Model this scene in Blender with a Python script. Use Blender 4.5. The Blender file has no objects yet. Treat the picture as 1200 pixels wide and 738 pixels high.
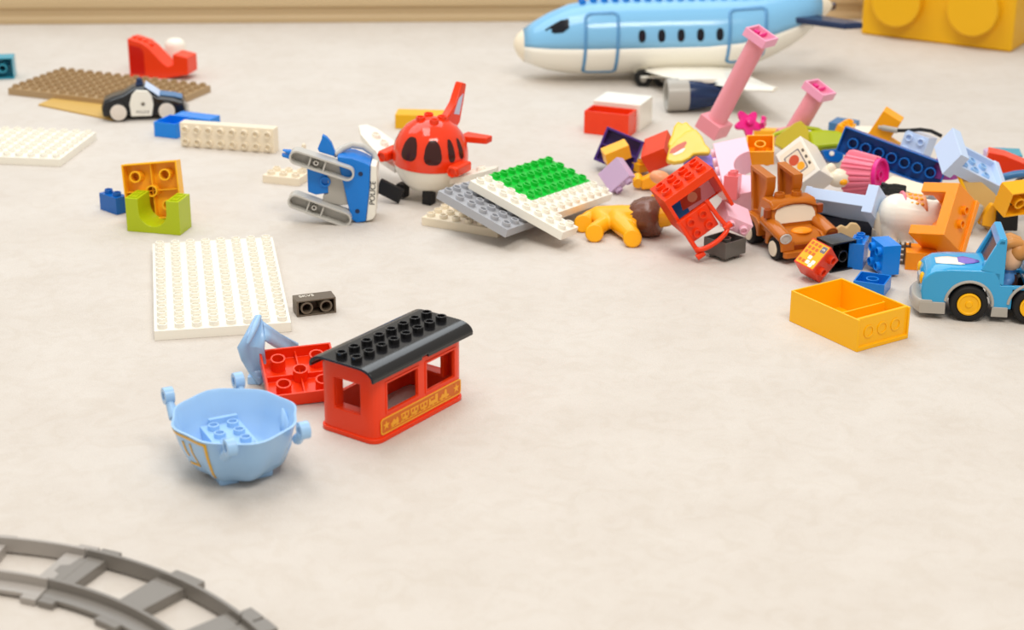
import bpy, bmesh, math, random
from mathutils import Vector, Matrix, Euler

random.seed(7)
MM = 0.001
R = math.radians
scene = bpy.context.scene
COL = scene.collection

# ---------------------------------------------------------------- camera numbers (measured from stud pitches)
FPX, PITCH, CAM_H, ROLL = 2068.9, 0.371211, 623.8, 0.00529


def at(px, py, z=0.0):
    """point (mm) at height z seen at photo pixel px, py (1200x738 frame)"""
    a, b = px - 600.0, py - 369.0
    x = a * math.cos(ROLL) + b * math.sin(ROLL)
    y = -a * math.sin(ROLL) + b * math.cos(ROLL)
    c, s = math.cos(PITCH), math.sin(PITCH)
    d = Vector((x, FPX * c - y * s, -FPX * s - y * c))
    t = (z - CAM_H) / d.z
    return Vector((d.x * t, d.y * t, z))


def atY(px, py, Y):
    a, b = px - 600.0, py - 369.0
    x = a * math.cos(ROLL) + b * math.sin(ROLL)
    y = -a * math.sin(ROLL) + b * math.cos(ROLL)
    c, s = math.cos(PITCH), math.sin(PITCH)
    d = Vector((x, FPX * c - y * s, -FPX * s - y * c))
    t = Y / d.y
    return Vector((d.x * t, Y, CAM_H + d.z * t))


# ---------------------------------------------------------------- materials
def lin(c):
    c = c / 255.0
    return c / 12.92 if c <= 0.04045 else ((c + 0.055) / 1.055) ** 2.4


def rgb(r, g, b):
    return (lin(r), lin(g), lin(b), 1.0)


MATS = {}


def plastic(name, col, rough=0.24, spec=0.34, sss=0.0, coat=0.0):
    m = bpy.data.materials.new(name)
    m.use_nodes = True
    nt = m.node_tree
    bs = nt.nodes['Principled BSDF']
    tc = nt.nodes.new('ShaderNodeTexCoord')
    nz = nt.nodes.new('ShaderNodeTexNoise')
    nz.inputs['Scale'].default_value = 90.0
    nz.inputs['Detail'].default_value = 3.0
    nt.links.new(tc.outputs['Object'], nz.inputs['Vector'])
    mr = nt.nodes.new('ShaderNodeMapRange')
    mr.inputs['To Min'].default_value = max(0.03, rough - 0.06)
    mr.inputs['To Max'].default_value = rough + 0.06
    nt.links.new(nz.outputs['Fac'], mr.inputs['Value'])
    nt.links.new(mr.outputs['Result'], bs.inputs['Roughness'])
    bs.inputs['Base Color'].default_value = rgb(*col)
    bs.inputs['Specular IOR Level'].default_value = spec
    if sss:
        bs.inputs['Subsurface Weight'].default_value = sss
        bs.inputs['Subsurface Radius'].default_value = (1, .6, .4)
        bs.inputs['Subsurface Scale'].default_value = 0.002
    if coat:
        bs.inputs['Coat Weight'].default_value = coat
    MATS[name] = m
    return m


plastic('white', (244, 240, 228))
plastic('cream', (240, 228, 205))
plastic('red', (240, 62, 20))
plastic('gloss_red', (236, 58, 20), rough=.1, spec=.55)
plastic('plane_glass', (62, 30, 28), rough=.1)
plastic('deep_red', (205, 24, 12))
plastic('red_orange', (228, 66, 32))
plastic('orange', (255, 172, 20))
plastic('deep_orange', (255, 150, 16))
plastic('yellow_orange', (255, 188, 30))
plastic('yellow', (252, 186, 12))
plastic('amber', (250, 178, 24))
plastic('pale_yellow', (240, 205, 60))
plastic('storage_yellow', (232, 176, 18), rough=.4)
plastic('lime', (178, 194, 22))
plastic('olive_yellow', (205, 186, 50))
plastic('green', (28, 196, 62), rough=.2)
plastic('light_blue', (160, 200, 240))
plastic('pale_blue', (198, 218, 248))
plastic('sky_blue', (128, 188, 228), rough=.14, spec=.5)
plastic('door_blue', (92, 150, 198))
plastic('car_blue', (52, 162, 216), rough=.12, spec=.5)
plastic('mid_blue', (16, 122, 214))
plastic('royal_blue', (8, 98, 184))
plastic('bright_blue', (14, 132, 230))
plastic('teal', (60, 160, 186))
plastic('steel_blue', (66, 120, 170))
plastic('navy', (30, 48, 84))
plastic('navy_grey', (38, 46, 66))
plastic('black', (20, 20, 22), rough=.15, spec=.6)
plastic('matt_black', (24, 24, 26), rough=.55)
plastic('rubber', (26, 25, 25), rough=.6)
plastic('dark_glass', (22, 24, 32), rough=.08)
plastic('grey', (172, 174, 180))
plastic('light_grey', (196, 194, 188))
plastic('silver_grey', (176, 172, 164))
plastic('dark_grey', (98, 94, 90))
plastic('taupe', (104, 92, 78), rough=.35)
plastic('track_grey', (130, 125, 119), rough=.3)
plastic('track_pale', (168, 162, 156), rough=.3)
plastic('brown_plate', (174, 146, 108), rough=.35)
plastic('tan', (212, 176, 108), rough=.4)
plastic('gold_card', (206, 168, 92), rough=.45)
plastic('light_pink', (248, 196, 214))
plastic('pink', (240, 158, 170))
plastic('pink_top', (246, 170, 200))
plastic('salmon', (236, 122, 128))
plastic('magenta', (232, 40, 140))
plastic('rose', (240, 128, 150))
plastic('lavender', (206, 178, 214))
plastic('violet', (132, 112, 206))
plastic('dark_purple', (70, 44, 124))
plastic('plum', (160, 74, 150))
plastic('mane_brown', (112, 66, 46), rough=.28, spec=.5)
plastic('truck_brown', (190, 106, 26), rough=.2)
plastic('truck_dark', (150, 66, 14), rough=.3)
plastic('hair_brown', (200, 138, 74), rough=.4)
plastic('skin', (240, 190, 150), rough=.4)
plastic('vest_brown', (70, 44, 34))
plastic('sleeve_blue', (90, 140, 200))
plastic('peach', (236, 160, 116))
plastic('gold', (232, 178, 40), rough=.3)
plastic('decal_yellow', (244, 170, 40), rough=.3)
plastic('decal_orange', (212, 104, 14), rough=.3)
plastic('decal_pale', (232, 214, 190), rough=.3)
plastic('decal_grey', (120, 112, 120), rough=.3)
plastic('decal_red', (206, 84, 54), rough=.3)
plastic('wheel_white', (226, 216, 204))
plastic('biscuit', (206, 174, 124), rough=.45)


def carpet_mat():
    m = bpy.data.materials.new('cream_felt_carpet')
    m.use_nodes = True
    nt = m.node_tree
    bs = nt.nodes['Principled BSDF']
    bs.inputs['Roughness'].default_value = 0.95
    bs.inputs['Specular IOR Level'].default_value = 0.1
    bs.inputs['Sheen Weight'].default_value = 0.2
    tc = nt.nodes.new('ShaderNodeTexCoord')
    n1 = nt.nodes.new('ShaderNodeTexNoise')
    n1.inputs['Scale'].default_value = 9.0
    n1.inputs['Detail'].default_value = 6.0
    n1.inputs['Roughness'].default_value = 0.7
    n2 = nt.nodes.new('ShaderNodeTexNoise')
    n2.inputs['Scale'].default_value = 420.0
    n2.inputs['Detail'].default_value = 4.0
    n3 = nt.nodes.new('ShaderNodeTexNoise')
    n3.inputs['Scale'].default_value = 38.0
    n3.inputs['Detail'].default_value = 5.0
    n3.inputs['Distortion'].default_value = 1.5
    for n in (n1, n2, n3):
        nt.links.new(tc.outputs['Object'], n.inputs['Vector'])
    r1 = nt.nodes.new('ShaderNodeValToRGB')
    r1.color_ramp.elements[0].position = 0.38
    r1.color_ramp.elements[0].color = rgb(*CARPET[0])
    r1.color_ramp.elements[1].position = 0.62
    r1.color_ramp.elements[1].color = rgb(*CARPET[1])
    nt.links.new(n1.outputs['Fac'], r1.inputs['Fac'])
    r2 = nt.nodes.new('ShaderNodeValToRGB')
    r2.color_ramp.elements[0].position = 0.36
    r2.color_ramp.elements[0].color = (.965, .955, .94, 1)
    r2.color_ramp.elements[1].position = 0.54
    r2.color_ramp.elements[1].color = (1, 1, 1, 1)
    nt.links.new(n3.outputs['Fac'], r2.inputs['Fac'])
    mx = nt.nodes.new('ShaderNodeMix')
    mx.data_type = 'RGBA'
    mx.blend_type = 'MULTIPLY'
    mx.inputs['Factor'].default_value = 0.9
    nt.links.new(r1.outputs['Color'], mx.inputs['A'])
    nt.links.new(r2.outputs['Color'], mx.inputs['B'])
    nt.links.new(mx.outputs['Result'], bs.inputs['Base Color'])
    ad = nt.nodes.new('ShaderNodeMath')
    ad.operation = 'ADD'
    nt.links.new(n2.outputs['Fac'], ad.inputs[0])
    nt.links.new(n3.outputs['Fac'], ad.inputs[1])
    bp = nt.nodes.new('ShaderNodeBump')
    bp.inputs['Strength'].default_value = 0.35
    bp.inputs['Distance'].default_value = 0.002
    nt.links.new(ad.outputs[0], bp.inputs['Height'])
    nt.links.new(bp.outputs['Normal'], bs.inputs['Normal'])
    return m


def wood_mat(name, c0, c1):
    m = bpy.data.materials.new(name)
    m.use_nodes = True
    nt = m.node_tree
    bs = nt.nodes['Principled BSDF']
    bs.inputs['Roughness'].default_value = 0.5
    tc = nt.nodes.new('ShaderNodeTexCoord')
    mp = nt.nodes.new('ShaderNodeMapping')
    mp.inputs['Scale'].default_value = (2.0, 20.0, 60.0)
    n = nt.nodes.new('ShaderNodeTexNoise')
    n.inputs['Scale'].default_value = 1.0
    n.inputs['Detail'].default_value = 5.0
    nt.links.new(tc.outputs['Object'], mp.inputs['Vector'])
    nt.links.new(mp.outputs['Vector'], n.inputs['Vector'])
    r = nt.nodes.new('ShaderNodeValToRGB')
    r.color_ramp.elements[0].color = rgb(*c0)
    r.color_ramp.elements[1].color = rgb(*c1)
    nt.links.new(n.outputs['Fac'], r.inputs['Fac'])
    nt.links.new(r.outputs['Color'], bs.inputs['Base Color'])
    return m


CARPET = ((205, 197, 188), (210, 203, 195))
MATS['carpet'] = carpet_mat()
MATS['plaster'] = wood_mat('pale_plaster', (222, 219, 214), (228, 225, 220))
MATS['wood'] = wood_mat('oak_veneer', (188, 162, 122), (206, 182, 142))


# ---------------------------------------------------------------- mesh builder (everything in mm)
class MB:
    def __init__(self):
        self.v, self.f = [], []

    def add(self, vs, fs, M=None):
        b = len(self.v)
        for p in vs:
            p = Vector(p)
            self.v.append(M @ p if M is not None else p)
        self.f += [tuple(b + i for i in q) for q in fs]
        return self

    def grid(self, xs, ys, zs, occ, fn=None, M=None):
        """boundary surface of the filled cells of a rectilinear grid, one welded shell"""
        nx, ny, nz = len(xs) - 1, len(ys) - 1, len(zs) - 1
        full = {}
        for i in range(nx):
            for j in range(ny):
                for k in range(nz):
                    full[i, j, k] = bool(occ((xs[i] + xs[i + 1]) / 2, (ys[j] + ys[j + 1]) / 2, (zs[k] + zs[k + 1]) / 2))
        idx, vs, fs = {}, [], []

        def V(i, j, k):
            key = (i, j, k)
            if key not in idx:
                idx[key] = len(vs)
                p = (xs[i], ys[j], zs[k])
                vs.append(fn(*p) if fn else p)
            return idx[key]
        for (i, j, k), o in full.items():
            if not o:
                continue
            for d, q in (((-1, 0, 0), ((0, 0, 0), (0, 0, 1), (0, 1, 1), (0, 1, 0))),
                         ((1, 0, 0), ((1, 0, 0), (1, 1, 0), (1, 1, 1), (1, 0, 1))),
                         ((0, -1, 0), ((0, 0, 0), (1, 0, 0), (1, 0, 1), (0, 0, 1))),
                         ((0, 1, 0), ((0, 1, 0), (0, 1, 1), (1, 1, 1), (1, 1, 0))),
                         ((0, 0, -1), ((0, 0, 0), (0, 1, 0), (1, 1, 0), (1, 0, 0))),
                         ((0, 0, 1), ((0, 0, 1), (1, 0, 1), (1, 1, 1), (0, 1, 1)))):
                if not full.get((i + d[0], j + d[1], k + d[2]), False):
                    fs.append([V(i + a, j + b, k + c) for a, b, c in q])
        return self.add(vs, fs, M)

    def box(self, x0, x1, y0, y1, z0, z1, M=None, fn=None):
        return self.grid([x0, x1], [y0, y1], [z0, z1], lambda *a: True, fn, M)

    def lathe(self, prof, n=24, M=None, closed=False, a0=0.0, a1=360.0, rfn=None):
        """profile of (r, z); r = 0 at an end makes a pole"""
        full = abs(a1 - a0 - 360) < 1e-6
        m = n if full else n + 1
        vs, fs, rows = [], [], []
        for (r, z) in prof:
            if r <= 1e-6 and full:
                rows.append([len(vs)] * m)
                vs.append((0, 0, z))
            else:
                row = []
                for i in range(m):
                    a = R(a0 + (a1 - a0) * i / n)
                    rr = rfn(r, z, a) if rfn else r
                    row.append(len(vs))
                    vs.append((rr * math.cos(a), rr * math.sin(a), z))
                rows.append(row)
        pr = list(zip(rows, rows[1:])) + ([(rows[-1], rows[0])] if closed else [])
        for A, B in pr:
            for i in range(n):
                j = (i + 1) % m
                q = []
                for t in (A[i], A[j], B[j], B[i]):
                    if t not in q:
                        q.append(t)
                if len(q) > 2:
                    fs.append(q)
        if full:
            for k, row in ((0, rows[0]), (1, rows[-1])):
                if not closed and len(set(row)) > 2:
                    fs.append(list(reversed(row)) if k == 0 else list(row))
        return self.add(vs, fs, M)

    def cyl(self, p0, p1, r0, r1=None, n=20):
        p0, p1 = Vector(p0), Vector(p1)
        r1 = r0 if r1 is None else r1
        d = p1 - p0
        q = d.to_track_quat('Z', 'Y').to_matrix().to_4x4()
        return self.lathe([(r0, 0), (r1, d.length)], n, Matrix.Translation(p0) @ q)

    def ball(self, c, r, n=20, m=12):
        """r: number or (rx, ry, rz)"""
        if not hasattr(r, '__len__'):
            r = (r, r, r)
        S = Matrix.Translation(Vector(c)) @ Matrix.Diagonal((r[0], r[1], r[2], 1))
        return self.lathe([(math.sin(math.pi * i / m), -math.cos(math.pi * i / m)) for i in range(m + 1)], n, S)

    def prism(self, poly, h0, h1, M=None):
        """poly (x, y) extruded along z from h0 to h1"""
        n = len(poly)
        vs = [(x, y, h0) for x, y in poly] + [(x, y, h1) for x, y in poly]
        fs = [list(reversed(range(n))), list(range(n, 2 * n))]
        fs += [[i, (i + 1) % n, n + (i + 1) % n, n + i] for i in range(n)]
        return self.add(vs, fs, M)

    def loft(self, rings, cap=True, closed=False, M=None):
        n = len(rings[0])
        vs = [p for r in rings for p in r]
        fs = []
        k = len(rings)
        for a in range(k - (0 if closed else 1)):
            b = (a + 1) % k
            for i in range(n):
                j = (i + 1) % n
                fs.append([a * n + i, a * n + j, b * n + j, b * n + i])
        if cap and not closed:
            fs.append(list(reversed(range(n))))
            fs.append(list(range((k - 1) * n, k * n)))
        return self.add(vs, fs, M)

    def sheet(self, rows, M=None):
        """open surface through rows of points"""
        n = len(rows[0])
        vs = [p for r in rows for p in r]
        fs = [[a * n + i, a * n + i + 1, (a + 1) * n + i + 1, (a + 1) * n + i]
              for a in range(len(rows) - 1) for i in range(n - 1)]
        return self.add(vs, fs, M)

    def tube(self, path, r, n=12, M=None):
        path = [Vector(p) for p in path]
        k = len(path)
        rr = r if hasattr(r, '__len__') else [r] * k
        rings, up = [], None
        for i, p in enumerate(path):
            t = (path[min(i + 1, k - 1)] - path[max(i - 1, 0)]).normalized()
            if up is None:
                up = t.orthogonal().normalized()
            up = (up - t * up.dot(t)).normalized()
            s = t.cross(up)
            rings.append([p + (up * math.cos(2 * math.pi * j / n) + s * math.sin(2 * math.pi * j / n)) * rr[i] for j in range(n)])
        return self.loft(rings, M=M)

    def stud(self, x, y, z, M=None, r=4.7, ri=3.3, h=4.4, hole=3.4, n=18):
        T = Matrix.Translation((x, y, z))
        if M is not None:
            T = M @ T
        return self.lathe([(r, -0.3), (r, h - .4), (r - .4, h), (ri, h), (ri, h - hole), (0, h - hole)], n, T)

    def studs(self, nx, ny, z, M=None, pitch=16.0, skip=None, **k):
        for i in range(nx):
            for j in range(ny):
                if skip and skip(i, j):
                    continue
                self.stud((i - (nx - 1) / 2) * pitch, (j - (ny - 1) / 2) * pitch, z, M, **k)
        return self

    def pipe(self, x, y, z0, z1, r, ri, M=None, n=18):
        T = Matrix.Translation((x, y, 0))
        if M is not None:
            T = M @ T
        return self.lathe([(r, z0), (r, z1), (ri, z1), (ri, z0)], n, T, closed=True)

    def build(self, name, mat, parent=None, bevel=0.45, seg=2, sharp=38, subsurf=0, solid=0.0, weld=False):
        me = bpy.data.meshes.new(name)
        me.from_pydata([tuple(p * MM) for p in self.v], [], self.f)
        bm = bmesh.new()
        bm.from_mesh(me)
        if weld:
            bmesh.ops.remove_doubles(bm, verts=bm.verts, dist=1e-6)
        if not solid:
            bmesh.ops.recalc_face_normals(bm, faces=bm.faces)
        bm.to_mesh(me)
        bm.free()
        me.polygons.foreach_set('use_smooth', [True] * len(me.polygons))
        if not bevel:
            me.set_sharp_from_angle(angle=R(sharp))
        me.materials.append(MATS[mat])
        o = bpy.data.objects.new(name, me)
        COL.objects.link(o)
        if parent is not None:
            o.parent = parent
        if solid:
            sm = o.modifiers.new('thick', 'SOLIDIFY')
            sm.thickness = solid * MM
            sm.offset = 0
        if subsurf:
            ss = o.modifiers.new('sub', 'SUBSURF')
            ss.levels = ss.render_levels = subsurf
        if bevel:
            bv = o.modifiers.new('edge', 'BEVEL')
            bv.width = bevel * MM
            bv.segments = seg
            bv.limit_method = 'ANGLE'
            bv.angle_limit = R(40)
            bv.harden_normals = True
        return o


def rot(*seq):
    """rotation made of steps ('X', deg) applied one after the other about world axes"""
    M = Matrix.Identity(4)
    for ax, a in seq:
        M = Matrix.Rotation(R(a), 4, ax) @ M
    return M


def eu(x, y, z):
    return Euler((R(x), R(y), R(z))).to_matrix().to_4x4()


def place(o, loc, rotm=None):
    M = Matrix.Translation(Vector(loc) * MM)
    if rotm is not None:
        M = M @ (rotm if isinstance(rotm, Matrix) else Matrix.Rotation(R(rotm), 4, 'Z'))
    o.matrix_world = M
    return o


def tag(o, label, cat, group=None):
    o['label'] = label
    o['category'] = cat
    o['kind'] = 'thing'
    if group:
        o['group'] = group
    return o


def thing(name, label, cat, loc, rotm=None, group=None):
    o = bpy.data.objects.new(name, None)
    o.empty_display_size = 0.01
    COL.objects.link(o)
    place(o, loc, rotm)
    return tag(o, label, cat, group)


def single(mb, name, mat, label, cat, loc, rotm=None, group=None, **k):
    o = mb.build(name, mat, None, **k)
    place(o, loc, rotm)
    return tag(o, label, cat, group)


def copy_thing(o, label, loc, rotm=None):
    c = o.copy()
    COL.objects.link(c)
    for ch in list(o.children):
        d = ch.copy()
        COL.objects.link(d)
        d.parent = c
        for g in ch.children:
            e = g.copy()
            COL.objects.link(e)
            e.parent = d
    place(c, loc, rotm)
    c['label'] = label
    return c


def seg(a, b, n):
    return [a + (b - a) * i / n for i in range(n + 1)]


def arc(cx, cy, r, a0, a1, n):
    return [(cx + r * math.cos(R(a0 + (a1 - a0) * i / n)), cy + r * math.sin(R(a0 + (a1 - a0) * i / n))) for i in range(n + 1)]


def rrect(x0, x1, y0, y1, r, n=5):
    return (arc(x1 - r, y0 + r, r, -90, 0, n) + arc(x1 - r, y1 - r, r, 0, 90, n)
            + arc(x0 + r, y1 - r, r, 90, 180, n) + arc(x0 + r, y0 + r, r, 180, 270, n))


FRONT = Matrix(((1, 0, 0, 0), (0, 0, -1, 0), (0, 1, 0, 0), (0, 0, 0, 1)))    # prism xy -> xz, extruded towards -y
SIDE = Matrix(((0, 0, 1, 0), (1, 0, 0, 0), (0, 1, 0, 0), (0, 0, 0, 1)))      # prism xy -> yz, extruded towards +x


def brick_mb(nx, ny, h, studs=True, under=True, wall=1.6):
    """hollow toy brick, origin at the middle of its bottom"""
    m = MB()
    X, Y = nx * 8 - .15, ny * 8 - .15
    w = wall
    if under:
        m.grid([-X, -X + w, X - w, X], [-Y, -Y + w, Y - w, Y], [0, h - w, h],
               lambda x, y, z: abs(x) > X - w or abs(y) > Y - w or z > h - w)
        for i in range(max(1, nx - 1)):
            for j in range(max(1, ny - 1)):
                if nx > 1 and ny > 1 and (h < 12 or nx <= 2 or ny <= 2 or (i + j) % 2 == 0):
                    m.pipe((i - (nx - 2) / 2) * 16, (j - (ny - 2) / 2) * 16, .4, h - w + .1, 6.6, 4.9)
    else:
        m.box(-X, X, -Y, Y, 0, h)
    if studs:
        m.studs(nx, ny, h)
    return m


def star(cx, cy, r, n=5, q=.42):
    return [(cx + (r if i % 2 == 0 else r * q) * math.sin(math.pi * i / n),
             cy + (r if i % 2 == 0 else r * q) * math.cos(math.pi * i / n)) for i in range(2 * n)]


def text_part(name, body, size, mat, parent, M):
    cu = bpy.data.curves.new(name, 'FONT')
    cu.body = body
    cu.size = size * MM
    cu.extrude = 0.15 * MM
    cu.align_x = 'CENTER'
    cu.align_y = 'CENTER'
    tmp = bpy.data.objects.new(name, cu)
    COL.objects.link(tmp)
    me = bpy.data.meshes.new_from_object(tmp.evaluated_get(bpy.context.evaluated_depsgraph_get()))
    bpy.data.objects.remove(tmp)
    me.materials.clear()
    me.materials.append(MATS[mat])
    o = bpy.data.objects.new(name, me)
    COL.objects.link(o)
    o.parent = parent
    T = M.copy()
    T.translation = T.translation * MM
    o.matrix_local = T
    return o

# ================================================================ the setting
def struct(o):
    o['kind'] = 'structure'
    return o


WALLDIR = (Vector((585, 3022, 0)) - Vector((-864, 2943, 0)))
WALL_YAW = math.degrees(math.atan2(WALLDIR.y, WALLDIR.x))
wall_p = Vector((-864, 2943, 0)) + WALLDIR * 0.5

m = MB()
m.grid(seg(-2200, 2200, 8), seg(200, 3100, 6), [-12, 0], lambda *a: True)
fl = struct(m.build('floor', 'carpet', bevel=0))
# back wall: stepped oak-coloured moulding at the floor, plain board above
m = MB()
m.prism([(14, 0), (14, 9), (10, 13), (10, 24), (16, 28), (16, 46), (11, 52), (11, 70), (18, 75), (18, 118), (0, 124), (0, 0)], -2200, 2200, SIDE @ rot(('Y', 0)))
# SIDE maps (x, y, h) -> (h, x, y); the board faces -y, so mirror the profile
m.v = [Vector((p.x, -p.y, p.z)) for p in m.v]
bb = struct(m.build('baseboard_back', 'wood', bevel=1.2))
place(bb, wall_p, WALL_YAW)
m = MB()
m.box(-2200, 2200, 0, 40, 0, 420)
wl = struct(m.build('wall_back', 'plaster', bevel=0))
place(wl, wall_p + Vector((0, 1, 0)), WALL_YAW)


# ================================================================ studded plates
def plate_mb(nx, ny, h=9.6, skip=None):
    m = MB()
    X, Y = nx * 8 - .15, ny * 8 - .15
    w = 1.6
    m.grid([-X, -X + w, X - w, X], [-Y, -Y + w, Y - w, Y], [0, h - 2, h],
           lambda x, y, z: abs(x) > X - w or abs(y) > Y - w or z > h - 2)
    m.studs(nx, ny, h, skip=skip, n=14)
    return m


def plate(nx, ny, mat, label, center, yaw, name='studded_plate', cat='plate', **k):
    return single(plate_mb(nx, ny), name, mat, label, cat, center, yaw, bevel=.4, seg=1, **k)


def corner_c(x, y, th, ux, uy):
    c, s = math.cos(th), math.sin(th)
    return Vector((x + ux * c - uy * s, y + ux * s + uy * c, 0))


plate(8, 16, 'white', 'large white studded plate on the carpet below the lime green arch brick', corner_c(-334.5, 1530.7, .1957, 64, 128), math.degrees(.1957))
plate(8, 16, 'brown_plate', 'large brown studded plate lying under the toy police car', corner_c(-719.5, 2457.1, -.3854, 128, 64), math.degrees(-.3854) + 90)
c = at(85, 192, 0)
plate(8, 16, 'white', 'large white studded plate cut off by the left edge of the photo', at(-20, 174, 0), -7.5 + 90)
# leaning pile of three plates
RP = eu(16.7, 4.4, 57.1)
c_low = at(547, 263, 0)
plate(6, 6, 'cream', 'cream studded plate flat on the carpet at the bottom of the leaning stack', (-37.5, 1899.5, 0), -26.6)



# grey plate leaning on the cream one, white plate with green studs leaning on the grey one
m = plate_mb(8, 6)
m.v = [p + Vector((56, -40, 0)) for p in m.v]
single(m, 'studded_plate', 'grey', 'grey studded plate tilted between the cream plate and the white one with green studs', 'plate',
       (-73.2, 1845.8, 39.6), RP, bevel=.4, seg=1)
t = thing('studded_plate', 'white studded plate with a bright green block of studs, tilted on top of the stack', 'plate', (-21.8, 1889, 43.9), RP)
m = MB()
inL = lambda x, y: (-40 < x < 120) and y < 8 and ((x < -8 and y > -120) or y > -88)
m.grid([-39.8, -38, -10, -8, 118, 119.8], [-119.8, -118, -87.8, -86, 6, 7.8], [0, 7.6, 9.6],
       lambda x, y, z: inL(x, y) and (z > 7.6 or not (inL(x - 1.9, y) and inL(x + 1.9, y) and inL(x, y - 1.9) and inL(x, y + 1.9)
                                                   and inL(x - 1.9, y - 1.9) and inL(x + 1.9, y + 1.9))))
for i in range(-2, 8):
    for j in range(0, 8):
        if inL(16 * i, -16 * j) and not (i >= 0 and j <= 3):
            m.stud(16 * i, -16 * j, 9.6, n=14)
m.build('base', 'white', t, bevel=.4, seg=1)
m = MB()
m.box(-7.6, 119.6, -55.6, 7.6, 9.5, 10.3)
for i in range(8):
    for j in range(4):
        m.stud(16 * i, -16 * j, 10.2, n=14)
g = m.build('stud_field', 'green', t, bevel=.35, seg=1)
g['label'] = 'bright green field of studs'


# ================================================================ red train cabin with black roof
t = thing('train_cabin', 'red toy train cabin with a black studded roof and yellow train print', 'toy train car', (-100.6, 1372.2, 0), 54.5)
L, W, HT = 59.5, 30.0, 66.0
t0 = 3.2
rr = 9.0


def cab_occ(x, y, z):
    ex = abs(x) > L - t0
    ey = abs(y) > W - t0
    if not (ex or ey):
        return False
    if ey and 25 < z < 50 and (-44 < x < -4 or 8 < x < 46):
        return False
    if ex and 23 < z < 50 and abs(y) < 14:
        return False
    return True


body = MB()
RC = 9.0
xs = [-L, -L + 1.6, -L + t0, -L + RC, -44, -4, 8, 46, L - RC, L - t0, L - 1.6, L]
ys = [-W, -W + 1.6, -W + t0, -W + RC, -14, 14, W - RC, W - t0, W - 1.6, W]
zs = [0, 23, 25, 50, HT]


def cab_round(x, y, z):
    """corner columns bent onto quarter circles"""
    ax, ay = abs(x), abs(y)
    cx, cy = L - RC, W - RC
    if ax > cx and ay > cy:
        dx, dy = ax - cx, ay - cy
        mx = max(dx, dy)
        k = mx / math.hypot(dx, dy)
        return Vector((math.copysign(cx + dx * k, x), math.copysign(cy + dy * k, y), z))
    return Vector((x, y, z))


body.grid(xs, ys, zs, cab_occ, cab_round)
body.build('body', 'red', t, bevel=1.1, seg=3)
# inset frame around the end window
for sx in (-1, 1):
    fr = MB()
    x0 = sx * (L - t0)
    x1 = sx * (L - t0 - 9)
    a, b = min(x0, x1), max(x0, x1)
    fr.grid([a, b], [-17, -14, 14, 17], [20, 23, 50, 53], lambda x, y, z: not (abs(y) < 14 and 23 < z < 50))
    fr.build('window_surround', 'red', t, bevel=.5)
# foot flange
fl2 = MB()
fl2.prism(rrect(-L - 1.6, L + 1.6, -W - 1.6, W + 1.6, 6), 0, 4.2)
pts = rrect(-L - 1.6, L + 1.6, -W - 1.6, W + 1.6, 10)
inn = rrect(-L + 3, L - 3, -W + 3, W - 3, 5)
fl2 = MB()
ring = []
for z, P in ((0, pts), (4.2, pts), (4.2, inn), (0, inn)):
    ring.append([Vector((x, y, z)) for x, y in P])
fl2.loft(ring, closed=True)
fl2.build('foot_flange', 'red', t, bevel=.8)
# slim raised frames round the side windows
for (a, b) in ((-44, -4), (8, 46)):
    for sy in (-1, 1):
        fr = MB()
        y0, y1 = sorted((sy * (W - .5), sy * (W + .8)))
        fr.grid([a - 2, a, b, b + 2], [y0, y1], [23, 25, 50, 52], lambda x, y, z: not (a < x < b and 25 < z < 50))
        fr.build('window_frame', 'red', t, bevel=.4)
# roof: flat strip with studs, curved eaves on both sides
curve = [(-34 + 15 * (1 - math.cos(R(a))), 60.5 + 8 * math.sin(R(a))) for a in range(0, 91, 9)]
top = [(x, z) for x, z in curve] + [(-x, z) for x, z in reversed(curve)]
und = [(x * .95, z - 2.2) for x, z in top]
poly = top + list(reversed(und))
RX0, RX1 = -50.0, 82.0
RX0, RX1 = -66.0, 68.0
rf = MB()
rf.prism(poly, RX0, RX1, SIDE)
ro = rf.build('roof', 'black', t, bevel=.5)
ro['label'] = 'glossy black roof'
st = MB()
for i in range(8):
    for j in range(2):
        st.stud((i - 3.5) * 16 + 1, (j - .5) * 16, 68.3, r=4.8)
ro2 = st.build('roof_studs', 'black', ro, bevel=.3, seg=1)
# vertical eave lip between the two windows
lp = MB()
for sy in (-1, 1):
    for a, b in ((RX0, -2), (6, RX1)):
        lp.box(a, b, min(sy * 32.0, sy * 34.3), max(sy * 32.0, sy * 34.3), 57.5, 61.5)
lp.build('eave_lip', 'black', ro, bevel=.7)
# printed train strip
YF = -W - 0.05
d = MB()
o_ = rrect(-53, 55, 6.2, 20.6, 3)
i_ = rrect(-51.8, 53.8, 7.4, 19.4, 2.2)
d.loft([[Vector((x, YF, z)) for x, z in o_], [Vector((x, YF - .5, z)) for x, z in o_], [Vector((x, YF - .5, z)) for x, z in i_], [Vector((x, YF, z)) for x, z in i_]], closed=True)
F_ = Matrix.Translation((0, YF, 0)) @ FRONT
d.prism(star(-46, 13.4, 4.2), 0, .5, F_)
d.prism(star(48.5, 13.4, 4.2), 0, .5, F_)


def q(x0, x1, z0, z1):
    d.prism([(x0, z0), (x1, z0), (x1, z1), (x0, z1)], 0, .45, F_)


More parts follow.
